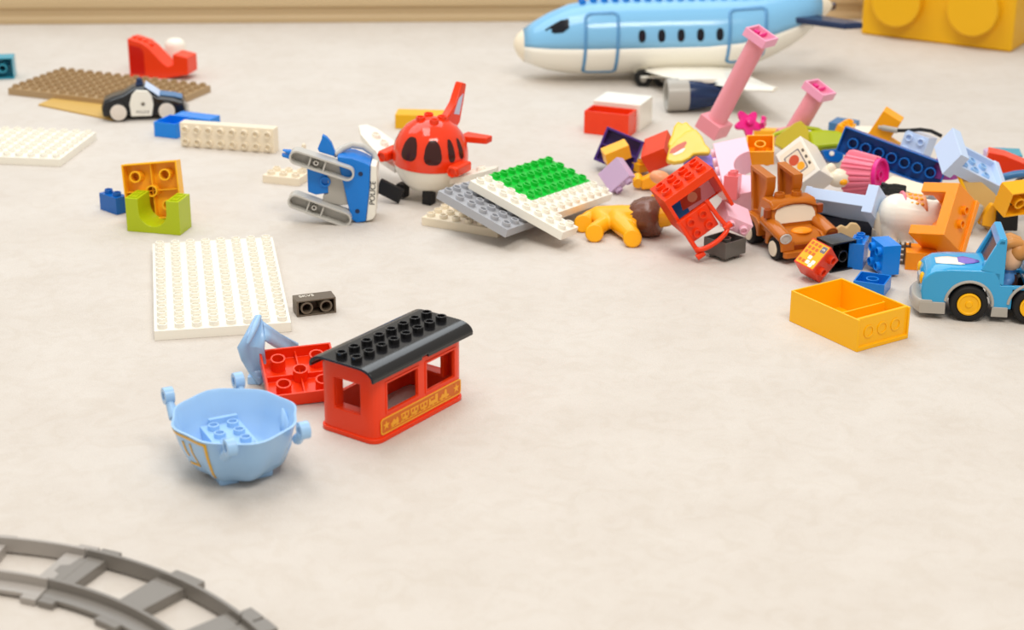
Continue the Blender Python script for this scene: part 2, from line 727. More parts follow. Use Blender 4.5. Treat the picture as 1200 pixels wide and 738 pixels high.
# little print of a train: tender, three coaches, chimney, engine
d.prism([(-40, 10.5), (-30, 10.5), (-30, 13), (-31.5, 16), (-34, 13.6), (-36, 16), (-38, 13.4), (-40, 13)], 0, .45, F_)
for x in (-27, -14.5, -2):
    q(x, x + 11, 15.4, 16.6)
    q(x + .5, x + 2, 10.5, 15.4)
    q(x + 4.7, x + 6.3, 12.5, 15.4)
    q(x + 9, x + 10.5, 10.5, 15.4)
    q(x + .5, x + 10.5, 10.5, 12.6)
q(10.5, 13, 10.5, 17)
q(13, 19, 10.5, 13.6)
q(19, 22.5, 10.5, 18)
q(11.5, 17, 16, 17)
d.prism([(25, 10.5), (38, 10.5), (38, 12), (35.5, 12.5), (34.5, 17.6), (32.5, 17.6), (31.5, 13.5), (29, 14.8), (27, 12.2), (25, 12)], 0, .45, F_)
q(-40, 40, 8.6, 9.2)
for x in range(-39, 38, 6):
    q(x, x + 2.6, 9.3, 10.3)
dp = d.build('printed_train_strip', 'decal_yellow', t, bevel=0)
dp['label'] = 'yellow printed strip of a train between two stars'
d = MB()
d.prism(i_, 0, .25, F_)
db = d.build('print_ground', 'decal_orange', dp, bevel=0)


# ================================================================ red quincunx tray behind the cabin
def tray(mat, label, loc, rotm, h=13.0):
    t = thing('roof_tray', label, 'toy brick', loc, rotm)
    m = MB()
    a = 31.8
    w = 1.8
    m.grid([-a, -a + w, -.7, .7, a - w, a], [-a, -a + w, -.7, .7, a - w, a], [0, 2, h - 5, h],
           lambda x, y, z: z < 2 or abs(x) > a - w or abs(y) > a - w or (z < h - 5 and (abs(x) < .7 or abs(y) < .7)))
    m.build('shell', mat, t, bevel=.5)
    for x, y in ((0, 0), (17, 17), (-17, 17), (17, -17), (-17, -17)):
        p = MB()
        p.pipe(x, y, 1.8, h + .5, 6.6, 4.9, n=24)
        p.build('tube', mat, t, bevel=.3)
    return t


tray('red', 'red square tray with five hollow tubes leaning behind the red train cabin', (-184.5, 1416.5, 10.2), eu(17.3, -1.3, 14.8))
tray('yellow_orange', 'orange square tray standing on edge behind the lime green arch brick', (-397, 1889, 3), eu(77.5 , -6.5, -5.2) @ Matrix.Translation((0, 32 * MM, 0)), h=17)


# ================================================================ light blue carriage bowl
bc = at(275, 490, 44)
t = thing('carriage_bowl', 'light blue scalloped carriage bowl with four ring lugs on its rim', 'toy carriage', (bc.x, bc.y, 0), -63)


def bowl_r(r, z, a):
    k = min(1, max(0, (z - 4) / 26))
    c_, s_ = math.cos(a), math.sin(a)
    oval = 1 / math.sqrt((c_ / 1.125) ** 2 + (s_ / .99) ** 2)
    lobes = 1 + .024 * k * math.cos(8 * a) + .012 * k * math.cos(4 * a)
    sq = 1 + .05 * (1 - k) * math.cos(8 * a)
    return .96 * r * oval * lobes * sq


m = MB()
m.lathe([(0, 5), (25, 5), (29, 4), (33, 7), (39, 15), (46, 30), (50.0, 44), (51.2, 46.5), (49.4, 46.9), (47.4, 44), (43, 30), (35, 15), (28, 11), (0, 11)], 72, rfn=bowl_r)
bw = m.build('bowl', 'light_blue', t, bevel=.3)
for sx in (-1, 1):
    m = MB()
    for sy in (-1, 1):
        m.prism(rrect(sx * 16 - 8, sx * 16 + 8, sy * 14 - 8, sy * 14 + 8, 3), 0, 7)
    m.build('foot_block', 'light_blue', t)
m = MB()
ob = at(269, 507, 27) - Vector((bc.x, bc.y, 0))
ca, sa = math.cos(R(63)), math.sin(R(63))
ox, oy = ob.x * ca - ob.y * sa, ob.x * sa + ob.y * ca
m.box(ox - 26, ox + 24, oy - 16.5, oy + 16.5, 9, 25)
m.box(ox - 28, ox - 24, oy - 9, oy + 15, 9, 30)
for i in range(3):
    for j in range(2):
        m.stud(ox - 16 + i * 16, oy + (j - .5) * 16, 24.9)
so = m.build('seat_block', 'light_blue', t, bevel=.5)
m = MB()
rows = [[], []]
for i in range(13):
    u = -1 + 2 * i / 12
    a = R(52 + u * 50)
    zt = 22 + 20 * abs(u) ** 1.6
    rows[0].append(Vector((34 * math.cos(a) + 2, 38 * math.sin(a), 10)))
    rows[1].append(Vector((39 * math.cos(a) + 2, 43 * math.sin(a), zt)))
m.sheet(rows)
m.build('inner_rim', 'light_blue', t, bevel=0, solid=2.0)
for k, (lx, ly) in enumerate(((51, 37), (55, -23), (-55, 23), (-51, -37))):
    sx = 1 if lx > 0 else -1
    lg = MB()
    M = Matrix.Translation((lx, ly, 45)) @ Matrix.Rotation(0 if sx > 0 else math.pi, 4, 'Z')
    lg.tube([(-11, 0, -10), (-5, 0, -5), (1, 0, 0)], [4.6, 4.0, 3.4], 12, M)
    lg.lathe([(7.0, -4), (7.0, 4), (3.4, 4), (3.4, -4)], 24, M @ Matrix.Translation((4, 0, 4)) @ Matrix.Rotation(R(90), 4, 'X'), closed=True)
    o = lg.build('ring_lug', 'light_blue', t, bevel=.5)
    pk = MB()
    pk.cyl((4, -2.5, 4), (4, 2.5, 4), 3.4, n=16)
    pk.v = [M @ p for p in pk.v]
    pk.build('pin', 'light_blue', o, bevel=.3)
m = MB()
PR = [(29, 4), (33, 7), (39, 15), (46, 30), (50, 44), (51.2, 46.5)]


def on_bowl(a, z, off=.35):
    for (r0, z0), (r1, z1) in zip(PR, PR[1:]):
        if z0 <= z <= z1:
            r = r0 + (r1 - r0) * (z - z0) / (z1 - z0)
            break
    rr_ = bowl_r(r, z, R(a)) + off
    return Vector((rr_ * math.cos(R(a)), rr_ * math.sin(R(a)), z))


def band(a0, a1, z0, z1):
    m.sheet([[on_bowl(a0 + (a1 - a0) * i / 8, z0 + (z1 - z0) * j / 8) for i in range(9)] for j in range(9)])


B0 = 360 - 52 - 13
B0 = 308
B0 = 252 + 63
B0 -= 0
band(B0 - 1.5, B0 + 1.5, 9, 44)
band(B0 - 52, B0 + 1, 42, 44.5)
band(B0 - 24, B0 - 21.5, 16, 38)
band(B0 - 38, B0 - 22, 15, 17.5)
band(B0 - 34, B0 - 31.5, 24, 38)
gb = m.build('gold_band', 'gold', bw, bevel=0, solid=.3)
gb['label'] = 'gold painted outline on the bowl'


# ================================================================ light blue bent canopy piece leaning behind the red tray
t = thing('carriage_canopy', 'light blue bent canopy strap leaning against the back of the red tray', 'toy carriage part', at(300, 447, 0))
o0 = at(300, 447, 0)


def cp(px, py, z, dy=0.0):
    p = at(px, py, z) - o0
    return Vector((p.x, p.y + dy, p.z))


def cz(x, y, z):
    return cp(260 + x / 5.68, 360 + y / 5.68, z)


outer = [(248, 512, 2), (185, 440, 10), (130, 350, 25), (105, 270, 38), (150, 190, 47), (190, 115, 54), (228, 50, 60)]
inner = [(330, 500, 4), (300, 420, 12), (285, 330, 26), (280, 275, 36), (285, 215, 44), (275, 150, 50), (268, 92, 56)]
rows = [[], [], [], []]
for a, b in zip(outer, inner):
    A, B = cz(*a), cz(*b)
    for i in range(4):
        u = i / 3
        rows[i].append(A.lerp(B, u) + Vector((0, 5 * math.sin(math.pi * u), 0)))
m = MB()
m.sheet(rows)
m.build('side_strap', 'light_blue', t, bevel=0, solid=2.2)
e1 = [(268, 92, 56), (330, 135, 48), (390, 175, 38), (445, 207, 30), (510, 245, 22)]
e2 = [(285, 215, 44), (320, 240, 38), (350, 262, 31), (400, 285, 22), (470, 320, 12)]
rows = [[], [], [], []]
for a, b in zip(e1, e2):
    A, B = cz(*a), cz(*b)
    for i in range(4):
        u = i / 3
        rows[i].append(A.lerp(B, u) + Vector((0, 4 * math.sin(math.pi * u), 0)))
m = MB()
m.sheet(rows)
m.build('top_strap', 'light_blue', t, bevel=0, solid=2.2)
m = MB()
m.tube([cz(250, 60, 60), cz(225, 120, 56), cz(195, 190, 50), cz(172, 240, 44)], [2.2, 3.0, 2.6, 1.4], 10)
m.build('raised_rib', 'light_blue', t, bevel=0)
m = MB()
p = cp(299, 446, 2)
m.box(p.x - 6, p.x + 6, p.y - 4, p.y + 4, 0, 7)
m.build('foot_tab', 'light_blue', t)


# ================================================================ dark brick with white writing
t = thing('printed_brick', 'small dark grey-brown brick on its side showing two hollow tubes', 'toy brick', (-191.9, 1600, 16) and at(368, 368, 0) + Vector((0, 6, 0)), 20)
m = MB()
m.grid([-19.5, -17.6, 17.6, 19.5], [-9, 7, 9.6], [0, 1.6, 14.8, 16.4], lambda x, y, z: y > 7 or abs(x) > 17.6 or z < 1.6 or z > 14.8)
m.build('body', 'taupe', t)
m = MB()
for x in (-9.6, 9.6):
    m.lathe([(6.2, -9), (6.2, 8), (4.4, 8), (4.4, -9)], 24, Matrix.Translation((x, 0, 8.2)) @ Matrix.Rotation(R(-90), 4, 'X'), closed=True)
m.build('tube', 'taupe', t, bevel=.25)
tx = text_part('white_writing', 'SKVS', 7.0, 'white', t, Matrix.Translation((-7, 3, 16.5)))


# ================================================================ curved grey track
TC = Vector((-408.05, 829.4, 0))


def track(mat, label, a0):
    t = thing('curved_track', label, 'toy train track', TC, a0, 'curved grey track pieces joined into a bend')
    A = 29.4

    def sweep(prof, b0, b1, n=14):
        m = MB()
        rings = []
        for i in range(n + 1):
            a = R(b0 + (b1 - b0) * i / n)
            rings.append([Vector((r * math.cos(a), r * math.sin(a), z)) for r, z in prof])
        m.loft(rings)
        return m
    for r in (297.7, 252.3):
        s = 1 if r > 270 else -1
        sweep([(r - 2.0, 2), (r - 1.5, 13.4), (r + 1.5, 13.4), (r + 2.0, 2)], .15, A).build('rail', mat, t, bevel=.6)
        # shoulder beside the rail
        q0, q1 = (r - 12, r - 1) if s < 0 else (r + 1, r + 4)
        sweep([(q0, 2), (q0, 5.4), (q1, 6.6), (q1, 2)], .15, A).build('rail_shoulder', mat, t, bevel=.6)
    for b0, b1 in ((0.1, 3.1), (12.2, 17.3), (26.3, 29.3)):
        sl = sweep([(235.5, 0), (235.5, 5.2), (254.0, 5.2), (254.0, 8.2), (296, 8.2), (296, 5.6), (315, 5.2), (315, 0)], b0, b1, 4)
        sl.build('sleeper', mat, t, bevel=.7)
    # jigsaw tongue at the joint
    a = R(A)
    tg = MB()
    M = Matrix.Rotation(a, 4, 'Z')
    tg.prism([(258, -4), (258, 3), (268, 4), (270, 9), (278, 10), (281, 4), (292, 3), (292, -4)], 7.0, 8.5, M)
    tg.build('joint_tongue', mat, t, bevel=.4)
    return t


tk = track('track_grey', 'grey curved track piece between the two joints at the lower left', 39.4)
track('track_pale', 'paler curved track piece running off the left edge of the photo', 69.0)
tk3 = copy_thing(tk, 'grey curved track piece running off the bottom edge of the photo', TC, 9.9)

# ================================================================ left side and background toys
# lime green arch brick lying with its legs up
t = thing('arch_brick', 'lime green brick with a round notch, standing in front of the orange tray', 'toy brick', (-391.6, 1860, 0), -13)
m = MB()
po = [(-31.5, 0), (31.5, 0), (31.5, 38.4), (16.5, 38.4)] + [(16.5 * math.cos(R(-a)), 24 + 16.5 * math.sin(R(-a))) for a in range(0, 181, 12)] + [(-16.5, 38.4), (-31.5, 38.4)]
m.prism(po, -16, 16, FRONT)
m.build('body', 'lime', t, bevel=.5)
for sx in (-1, 1):
    p = MB()
    for yy in (-7, 6):
        p.grid([sx * 24 - 4.6, sx * 24 - 3, sx * 24 + 3, sx * 24 + 4.6], [yy - 5.4, yy - 3.6, yy + 3.6, yy + 5.4], [38.2, 38.7, 39.4], lambda x, y, z: z < 38.7 or abs(x - sx * 24) > 3 or abs(y - yy) > 3.6)
    p.build('leg_socket', 'lime', t, bevel=0)
st = MB()
for i in range(4):
    st.cyl(((i - 1.5) * 16, -8, -.2), ((i - 1.5) * 16, -8, .5), 4.7)
st.build('stud_row', 'lime', t, bevel=0)

# small royal blue brick
c = at(134, 247, 0)
single(brick_mb(2, 1, 20, studs=True), 'toy_brick', 'royal_blue', 'small royal blue studded brick beside the lime green arch brick', 'toy brick', c, -42)

# white long brick on its side, studs towards the viewer
m = brick_mb(8, 2, 15)
o = single(m, 'toy_brick', 'cream', 'long cream white brick on its side with its studs showing', 'toy brick', (-361, 2193, 16), rot(('X', 90), ('Z', -13.4)))
# blue slope brick in two steps
c = at(203, 158, 0)
t = thing('slope_brick', 'bright blue sloped brick between the police car and the long cream brick', 'toy brick', c + Vector((0, 4, 0)), -22)
m = MB()
m.grid([-17, -15.4, 15.4, 17], [-20, -18.2, 18.2, 20], [0, 2, 20], lambda x, y, z: z < 2 or abs(x) > 15.4 or abs(y) > 18.2)
m.build('front_tray', 'bright_blue', t, bevel=.6)
m = MB()
m.box(-14, 44, 20, 46, 9, 19)
m.build('rear_shelf', 'bright_blue', t, bevel=.6)
m = MB()
m.prism([(-15.4, 2), (15.4, 2), (15.4, 14), (-15.4, 5)], -18, 18, FRONT)
m.build('inner_ramp', 'bright_blue', t, bevel=.4)

# red curved saddle block with the white peg in its dip
t = thing('curved_block', 'red curved toy block with a high back, standing behind the brown plate', 'toy brick', at(190, 91, 0) + Vector((0, 10, 0)), -14)
m = MB()
prof = [(-46, 0), (8, 0), (48, 9), (48, 34), (25, 38), (24, 22)]
prof += [(16, 19), (8, 24), (-2, 34), (-12, 44), (-22, 51), (-36, 55), (-46, 57)]
m.prism(prof, -17, 17, FRONT)
m.build('body', 'red', t, bevel=1.0)
m = MB()
m.prism([(-43.5, 5)] + [(-21, 5), (-21, 34)] + arc(-31, 36, 10, 0, 80, 6) + [(-43.5, 48)], 16.6, 17.4, FRONT)
rec = m.build('recess_panel', 'deep_red', t, bevel=0)
rec['label'] = 'deeper red arched panel'
m = MB()
for i, (x, z) in enumerate(((-42, 56), (-33, 54.5), (-24, 51.5), (-15, 46.5))):
    m.lathe([(3.4, -1), (3.4, 2.2), (0, 2.2)], 12, Matrix.Translation((x, 0, z)))
m.build('stud_row', 'red', t, bevel=0)
# white peg behind
m = MB()
m.lathe([(16, 0), (16, 36), (14, 42), (8, 46), (0, 47)], 24)
single(m, 'round_peg', 'white', 'white rounded peg showing behind the dip of the red curved block', 'toy brick', at(201, 88, 0) + Vector((0, 42, 0)), 0)

# teal brick at the left edge
m = brick_mb(2, 2, 28)
c = at(0, 98, 0)
single(m, 'toy_brick', 'teal', 'teal brick on its side at the left edge of the photo', 'toy brick', c + Vector((-2, 26, 16)), rot(('X', -90), ('Z', 8)))

# golden card
m = MB()
P = [at(45, 124, 0), at(78, 110, 0), at(160, 128, 0), at(138, 143, 0)]
cc = sum(P, Vector()) / 4
m.prism([(p.x - cc.x, p.y - cc.y) for p in P], 0, 2.6)
single(m, 'flat_card', 'gold_card', 'flat golden tan card lying under the rear of the toy police car', 'card', cc, 0, bevel=.4)

# ================================================================ police car
pc = at(166, 141, 0)
t = thing('police_car', 'black toy police car with white doors parked in front of the brown plate', 'toy car', pc + Vector((0, 22, 0)), 9)


def car_profile(poly, half, tumble=0.0):
    """side outline extruded across, roof pulled in"""
    zmax = max(z for x, z in poly)
    m = MB()
    n = 8
    rings = []
    for i in range(n + 1):
        u = -1 + 2 * i / n
        e = 1 - .10 * abs(u) ** 6
        rings.append([Vector((x * (1 - .03 * abs(u) ** 6), half * u * (1 - tumble * max(0, (z - 20) / (zmax - 20))), 2 + (z - 2) * e)) for x, z in poly])
    m.loft(rings)
    return m


side = [(-55, 8), (-56, 18), (-52, 27), (-40, 32), (-26, 36), (-12, 44), (2, 45), (12, 38), (20, 32), (40, 29), (54, 24), (57, 14), (56, 7)]
car_profile(side, 23, .22).build('body', 'black', t, bevel=1.2, seg=2)
m = MB()
dp = [(-17, 6), (11, 6), (14, 22), (12, 34), (7, 41), (-8, 42), (-14, 36), (-18, 24)]
m.prism(dp, 20.0, 23.6, FRONT)
dr = m.build('door', 'white', t, bevel=1.2)
dr['label'] = 'white door with a dark star'
m = MB()
m.prism(star(0, 23, 3.8), 23.7, 24.1, FRONT)
m.build('star_badge', 'taupe', dr, bevel=0)
text_part('door_lettering', 'POLICE', 5.4, 'dark_grey', dr, Matrix.Translation((-1, -23.7, 12)) @ Matrix.Rotation(R(90), 4, 'X'))
m = MB()
m.prism(dp, -23.6, -20.0, FRONT)
m.build('door', 'white', t, bevel=1.2)
for x in (-33, 31):
    for sy in (-1, 1):
        w = MB()
        Mw = Matrix.Translation((x, sy * 21, 13)) @ Matrix.Rotation(R(-90 * sy), 4, 'X')
        w.lathe([(0, -5), (13, -5), (13, 5.2), (11.8, 6), (0, 6)], 28, Mw)
        wo = w.build('wheel', 'rubber', t, bevel=.5)
        h = MB()
        h.lathe([(11.2, 5.5), (10.6, 6.8), (5, 7.6), (0, 7.6)], 28, Mw)
        h.build('hub_cap', 'wheel_white', wo, bevel=.3)
m = MB()
m.prism([(11.5, 38.5), (3.5, 44.5), (3.5, 45.4), (13.4, 38.6), (22.4, 31.6), (22, 30.6)], -17, 17, FRONT)
ws = m.build('windscreen', 'pale_blue', t, bevel=.4)
ws['label'] = 'pale blue windscreen'
m = MB()
m.prism([(22, 32.6), (41, 30.0), (52, 26.6), (52, 25.6), (40, 28.6), (22, 31)], -12, 12, FRONT)
m.build('bonnet_reflection', 'steel_blue', t, bevel=.4)  # bluish window reflection on the black bonnet, painted as a coloured panel
m = MB()
m.prism(rrect(-9, 1, -9, 9, 3), 44, 48)
m.lathe([(4.5, 47.5), (4.2, 52), (2, 54), (0, 54)], 16, Matrix.Translation((-4, 0, 0)))
m.build('roof_light', 'navy', t, bevel=.5)
m = MB()
m.box(53, 60, -17, 17, 6, 12)
m.build('bumper', 'silver_grey', t, bevel=1.5)

# ================================================================ blue and grey seaplane toy lying on its side
c0 = at(384, 262, 0)
t = thing('toy_seaplane', 'blue toy helicopter on its side showing two grey hollow floats', 'toy aircraft', c0, 0)
KX, KZ = 1 / 1.045, 1 / (1.045 * .955)


def sp(x, y, d=0.0):
    """crop pixel (320,150; 5.907) -> local mm, d = depth away from the floats"""
    px, py = 320 + x / 5.907, 150 + y / 5.907
    return Vector(((px - 384) * KX, d, (262 - py) * KZ + d * .0))


def flt(xa, ya, xb, yb, r, name):
    A, B = sp(xa, ya), sp(xb, yb)
    ax = (B - A)
    ln = ax.length
    M = Matrix.Translation((A + B) / 2) @ Matrix.Rotation(-math.atan2(ax.z, ax.x), 4, 'Y') @ Matrix.Rotation(R(90), 4, 'X')
    o_ = rrect(-ln / 2 - r, ln / 2 + r, -r, r, r * .999, 8)
    i_ = rrect(-ln / 2 - r + 2.2, ln / 2 + r - 2.2, -r + 2.2, r - 2.2, r - 2.3, 8)
    m = MB()
    V = lambda P, h: [Vector((x, y, h)) for x, y in P]
    m.loft([V(i_, -6), V(i_, 7), V(o_, 7), V(o_, -10)])
    fo = m.build(name, 'light_grey', t, bevel=.5)
    fo.matrix_local = Matrix.Translation(M.translation * MM) @ M.to_3x3().to_4x4()
    rb = MB()
    for u in (-.24, .05):
        rb.box(u * ln - .9, u * ln + .9, -r + 2, r - 2, -6.5, 4.5)
    rb.lathe([(3, -6), (3, 4), (1.6, 4), (1.6, -6)], 14, Matrix.Translation((-.12 * ln, 0, 0)), closed=True)
    rb.build('float_rib', 'light_grey', fo, bevel=.2)
    return fo


flt(185, 200, 525, 308, 8.2, 'float')
flt(165, 500, 495, 620, 8.6, 'float')


def slab(pts, d0, d1, name, mat, bevel=.8, label=None):
    m = MB()
    P = [sp(x, y) for x, y in pts]
    m.loft([[p + Vector((0, d0, 0)) for p in P], [p + Vector((0, d1, 0)) for p in P]])
    o = m.build(name, mat, t, bevel=bevel)
    if label:
        o['label'] = label
    return o


slab([(455, 205), (560, 215), (640, 245), (680, 268), (672, 420), (640, 650), (575, 660), (540, 635)], 2, 40, 'hull', 'mid_blue', 1.5)
slab([(682, 262), (725, 275), (722, 420), (708, 610), (690, 640), (640, 655), (672, 420)], 4, 40, 'hull_side', 'white', 1.5, 'white hull side with dark lettering')
slab([(245, 285), (400, 330), (395, 460), (300, 475), (245, 455)], 6, 30, 'cabin_tub', 'mid_blue', 1)
slab([(230, 270), (160, 250), (75, 225), (70, 205), (120, 210), (75, 180), (150, 185), (260, 250), (265, 320)], 10, 18, 'tail_boom', 'mid_blue', 1)
slab([(320, 165), (350, 100), (356, 72), (385, 88), (415, 125), (440, 190), (430, 215), (330, 185)], 8, 16, 'fin', 'mid_blue', 1)
slab([(385, 335), (535, 365), (520, 540), (460, 545), (400, 530), (345, 515), (350, 475), (385, 465)], 5, 22, 'float_bracket', 'silver_grey', 1)
m = MB()
m.tube([sp(430, 215, 14), sp(480, 185, 22), sp(540, 172, 30), sp(620, 190, 34), sp(690, 235, 34), sp(715, 290, 30)], 3.6, 12)
m.build('cockpit_hoop', 'light_grey', t, bevel=0)
m = MB()
for k, (x, y) in enumerate(((614, 322), (585, 578))):
    p = sp(x, y, 1.6)
    m.cyl(p, p + Vector((0, 2, 0)), 2.6, n=14)
m.build('screw_hole', 'navy', t, bevel=0)
pA, pB = sp(700, 345, 3.8), sp(686, 560, 3.8)
text_part('side_lettering', 'POLICE', 8.5, 'black', t, Matrix.Translation(sp(694, 455, 3.6)) @ Matrix.Rotation(R(90), 4, 'X') @ Matrix.Rotation(R(86), 4, 'Z'))
m = MB()
p = sp(368, 380, 5)
m.lathe([(6, -3), (6, 2), (4, 2), (4, -3)], 20, Matrix.Translation(p) @ Matrix.Rotation(R(90), 4, 'X'), closed=True)
m.build('socket', 'mid_blue', t, bevel=.3)

# white studded strip and stick behind it
c = at(336, 216, 0)
single(brick_mb(3, 2, 9.6), 'studded_plate', 'cream', 'small cream studded plate just left of the blue helicopter', 'plate', c + Vector((-2, 14, 0)), -18)
m = MB()
m.tube([(0, 0, 0), (0.5, 0, 20), (1.5, 0, 43)], [3.6, 3.0, 2.6], 10)
m.ball((1.5, 0, 43), 2.7)
single(m, 'toy_stick', 'cream', 'thin cream stick standing upright behind the blue helicopter tail', 'stick', at(355, 214, 0) + Vector((0, 12, 0)), 0, bevel=0)
m = MB()
m.box(-16, 14, -3, 3, 0, 17)
single(m, 'flat_bar', 'matt_black', 'black flat bar between the blue helicopter and the red plane', 'toy brick', at(455, 238, 0) + Vector((0, 0, 7)), rot(('Y', 24), ('Z', -12)))

# ================================================================ red and white round plane
pr = at(505, 234, 0)
t = thing('toy_plane', 'red and white round toy plane with white wings and small red engines', 'toy aircraft', pr + Vector((-3, 7, 1)), rot(('Y', 3), ('Z', -28)))
DOME = [(43.2, 43), (43.6, 50), (43.0, 58), (41, 67), (36.5, 77), (29.5, 86), (20, 92.5), (9, 96), (0, 97)]


def dome_r(z):
    for (r0, z0), (r1, z1) in zip(DOME, DOME[1:]):
        if z0 <= z <= z1:
            return r0 + (r1 - r0) * (z - z0) / (z1 - z0)
    return 0


def oval(r, z, a):
    return r * (1 + .10 * max(0, math.sin(a)) ** 2)


m = MB()
m.lathe([(38, 43)] + DOME, 48, rfn=oval)
m.build('red_shell', 'gloss_red', t, bevel=0, sharp=50)
m = MB()
m.lathe([(0, 9), (12, 9.5), (24, 14), (33, 22), (39, 32), (42, 42), (41, 43.2), (0, 43.2)], 48, rfn=oval)
m.build('white_hull', 'white', t, bevel=0, sharp=50)


def patch(az0, az1, z0, z1, ph0, off=.5, n=8):
    """window: rounded patch lying on the dome"""
    m = MB()
    ring = []
    cz, ca = (z0 + z1) / 2, (az0 + az1) / 2
    out = rrect(-1, 1, -1, 1, .75, 5)
    rows = []
    for s in (1.0, .66, .33):
        row = []
        for u, v in out:
            z = cz + v * s * (z1 - z0) / 2
            a = ca + u * s * (az1 - az0) / 2 * (1 - ph0 * (v * s + 1) / 2)
            r = oval(dome_r(z), z, R(a)) + off
            row.append(Vector((r * math.cos(R(a)), r * math.sin(R(a)), z)))
        rows.append(row)
    m.loft(rows, cap=False)
    z, a = cz, ca
    m.f.append(tuple(len(m.v) - len(out) + i for i in range(len(out))))
    return m


for a0, a1, z0, z1 in ((-112, -80, 55, 81), (-71, -40, 53, 80), (-31, -17, 55, 80), (-9, 4, 56, 79), (176, 189, 56, 79), (197, 211, 55, 80)):
    patch(a0, a1, z0, z1, .25).build('window', 'plane_glass', t, bevel=0)
m = MB()
for i in range(2):
    for j in range(2):
        m.stud((i - .5) * 18, (j - .5) * 18, 93.5 - 1.0, r=5.5, ri=3.8, h=6)
m.build('roof_studs', 'red', t, bevel=.3)
m = MB()
m.prism([(14, 84), (46, 70), (60, 78), (72, 122), (62, 126), (48, 104), (34, 94)], -5, 5, Matrix(((0, 0, 1, 0), (1, 0, 0, 0), (0, 1, 0, 0), (0, 0, 0, 1))))
fin = m.build('tail_fin', 'red', t, bevel=1.5)
m = MB()
m.prism([(44, 92), (56, 88), (64, 112), (54, 108)], 5.0, 5.5, SIDE)
pp = m.build('fin_print', 'pale_blue', fin, bevel=0)
pp['label'] = 'pale blue and white print'
for sx in (-1, 1):
    m = MB()
    m.prism([(sx * 14, 40), (sx * 46, 52), (sx * 46, 66), (sx * 14, 62)][::sx], 60, 68)
    m.build('tail_plane', 'red', t, bevel=1.5)
    # wing with studs
    m = MB()
    W_ = [(sx * 36, -18), (sx * 60, -12), (sx * 108, 20), (sx * 124, 40), (sx * 120, 52), (sx * 106, 54), (sx * 36, 32)] if sx < 0 else [(36, -16), (56, -10), (72, 2), (80, 14), (78, 24), (70, 28), (36, 28)]
    m.prism(W_[::sx], 27, 34)
    for k in range(3 if sx < 0 else 1):
        m.stud(sx * (60 + 17 * k), 14 + 9 * k, 34, r=5.2, ri=3.6)
    m.v = [Vector((p.x, p.y, p.z + (.24 if sx < 0 else .32) * (abs(p.x) - 36))) for p in m.v]
    m.build('wing', 'white', t, bevel=1.2)
    m = MB()
    m.box(sx * 47 - 7, sx * 47 + 7, -30, 4, 42, 54)
    eo = m.build('engine', 'red', t, bevel=3, seg=3)
    m = MB()
    m.lathe([(6, 0), (6, 3), (4, 3), (4, 0)], 18, Matrix.Translation((sx * 47, -29, 48)) @ Matrix.Rotation(R(90), 4, 'X'), closed=True)
    m.build('engine_ring', 'red', eo, bevel=.3)
for x, y in ((-26, -16), (12, -20), (0, 36)):
    m = MB()
    m.box(x - 6, x + 6, y - 6, y + 6, 0, 16)
    m.build('landing_foot', 'matt_black', t, bevel=1)

# yellow brick behind the red plane
m = brick_mb(4, 2, 19.2, studs=False)
single(m, 'toy_brick', 'storage_yellow', 'yellow brick lying behind the red and white plane', 'toy brick', at(490, 152, 0) + Vector((2, 18, 0)), -4)

# ================================================================ red drawer pulled out of a white case
DY = -22
c = Vector((134, 2284, 0))
u = Vector((math.cos(R(DY)), math.sin(R(DY)), 0))
v = Vector((-math.sin(R(DY)), math.cos(R(DY)), 0))


def drawer(mat, label, loc, yaw, lx, ly, lz, div=None, cat='toy drawer', name='open_tray'):
    t = thing(name, label, cat, loc, yaw)
    X, Y = lx / 2, ly / 2
    m = MB()
    xs = [-X, -X + 2.2, X - 7 if div else X - 2.2, X]
    wl = -X + 2.2
    m.grid(xs if not div else [-X, -X + 2.2, div - 1, div + 1, X - 6, X - 2.4, X],
           [-Y, -Y + 2.2, -Y + 7, Y - 7, Y - 2.2, Y], [0, 2, 4, lz - 5, lz],
           (lambda x, y, z: z < 2 or x < wl or abs(y) > Y - 2.2 or (abs(x - div) < 1 and z < lz - 5) or (X - 6 < x < X - 2.4) or (x > X - 2.4 and z < 4))
           if div else (lambda x, y, z: z < 2 or abs(x) > X - 2.2 or abs(y) > Y - 2.2))
    m.build('body', mat, t, bevel=.6)
    return t


t = drawer('red', 'red open drawer pulled out of the white case near the airplane engine', c - v * 14, DY, 62, 34, 31)
m = MB()
for k in (-17, 0, 17):
    m.lathe([(5.6, -15.2), (5.6, -15.9), (4.2, -15.9), (4.2, -15.2)], 20, Matrix.Translation((k, 0, 14)) @ Matrix.Rotation(R(90), 4, 'X') @ Matrix.Translation((0, 0, 32.6)), closed=True)
m.build('ring_relief', 'red', t, bevel=0)
m = MB()
m.grid([-33, -31.4, 31.4, 33], [-27, 25.4, 27], [0, 1.6, 34.4, 36], lambda x, y, z: True)
single(m, 'drawer_case', 'white', 'white case behind the red drawer, beside the airplane engine', 'toy case', c + v * 31 + Vector((2, 1, 0)), DY, bevel=.6)

# ================================================================ pale blue airplane
PY = 2575.0
pa = atY(735, 92, PY)
pa.z = 0
t = thing('toy_airplane', 'big sky blue and white toy airplane with navy engine at the back of the carpet', 'toy aircraft', pa, 5)
inv = Matrix.Rotation(R(-5), 4, 'Z')


def pl(px, py, z):
    return inv @ (at(px, py, z) - pa)


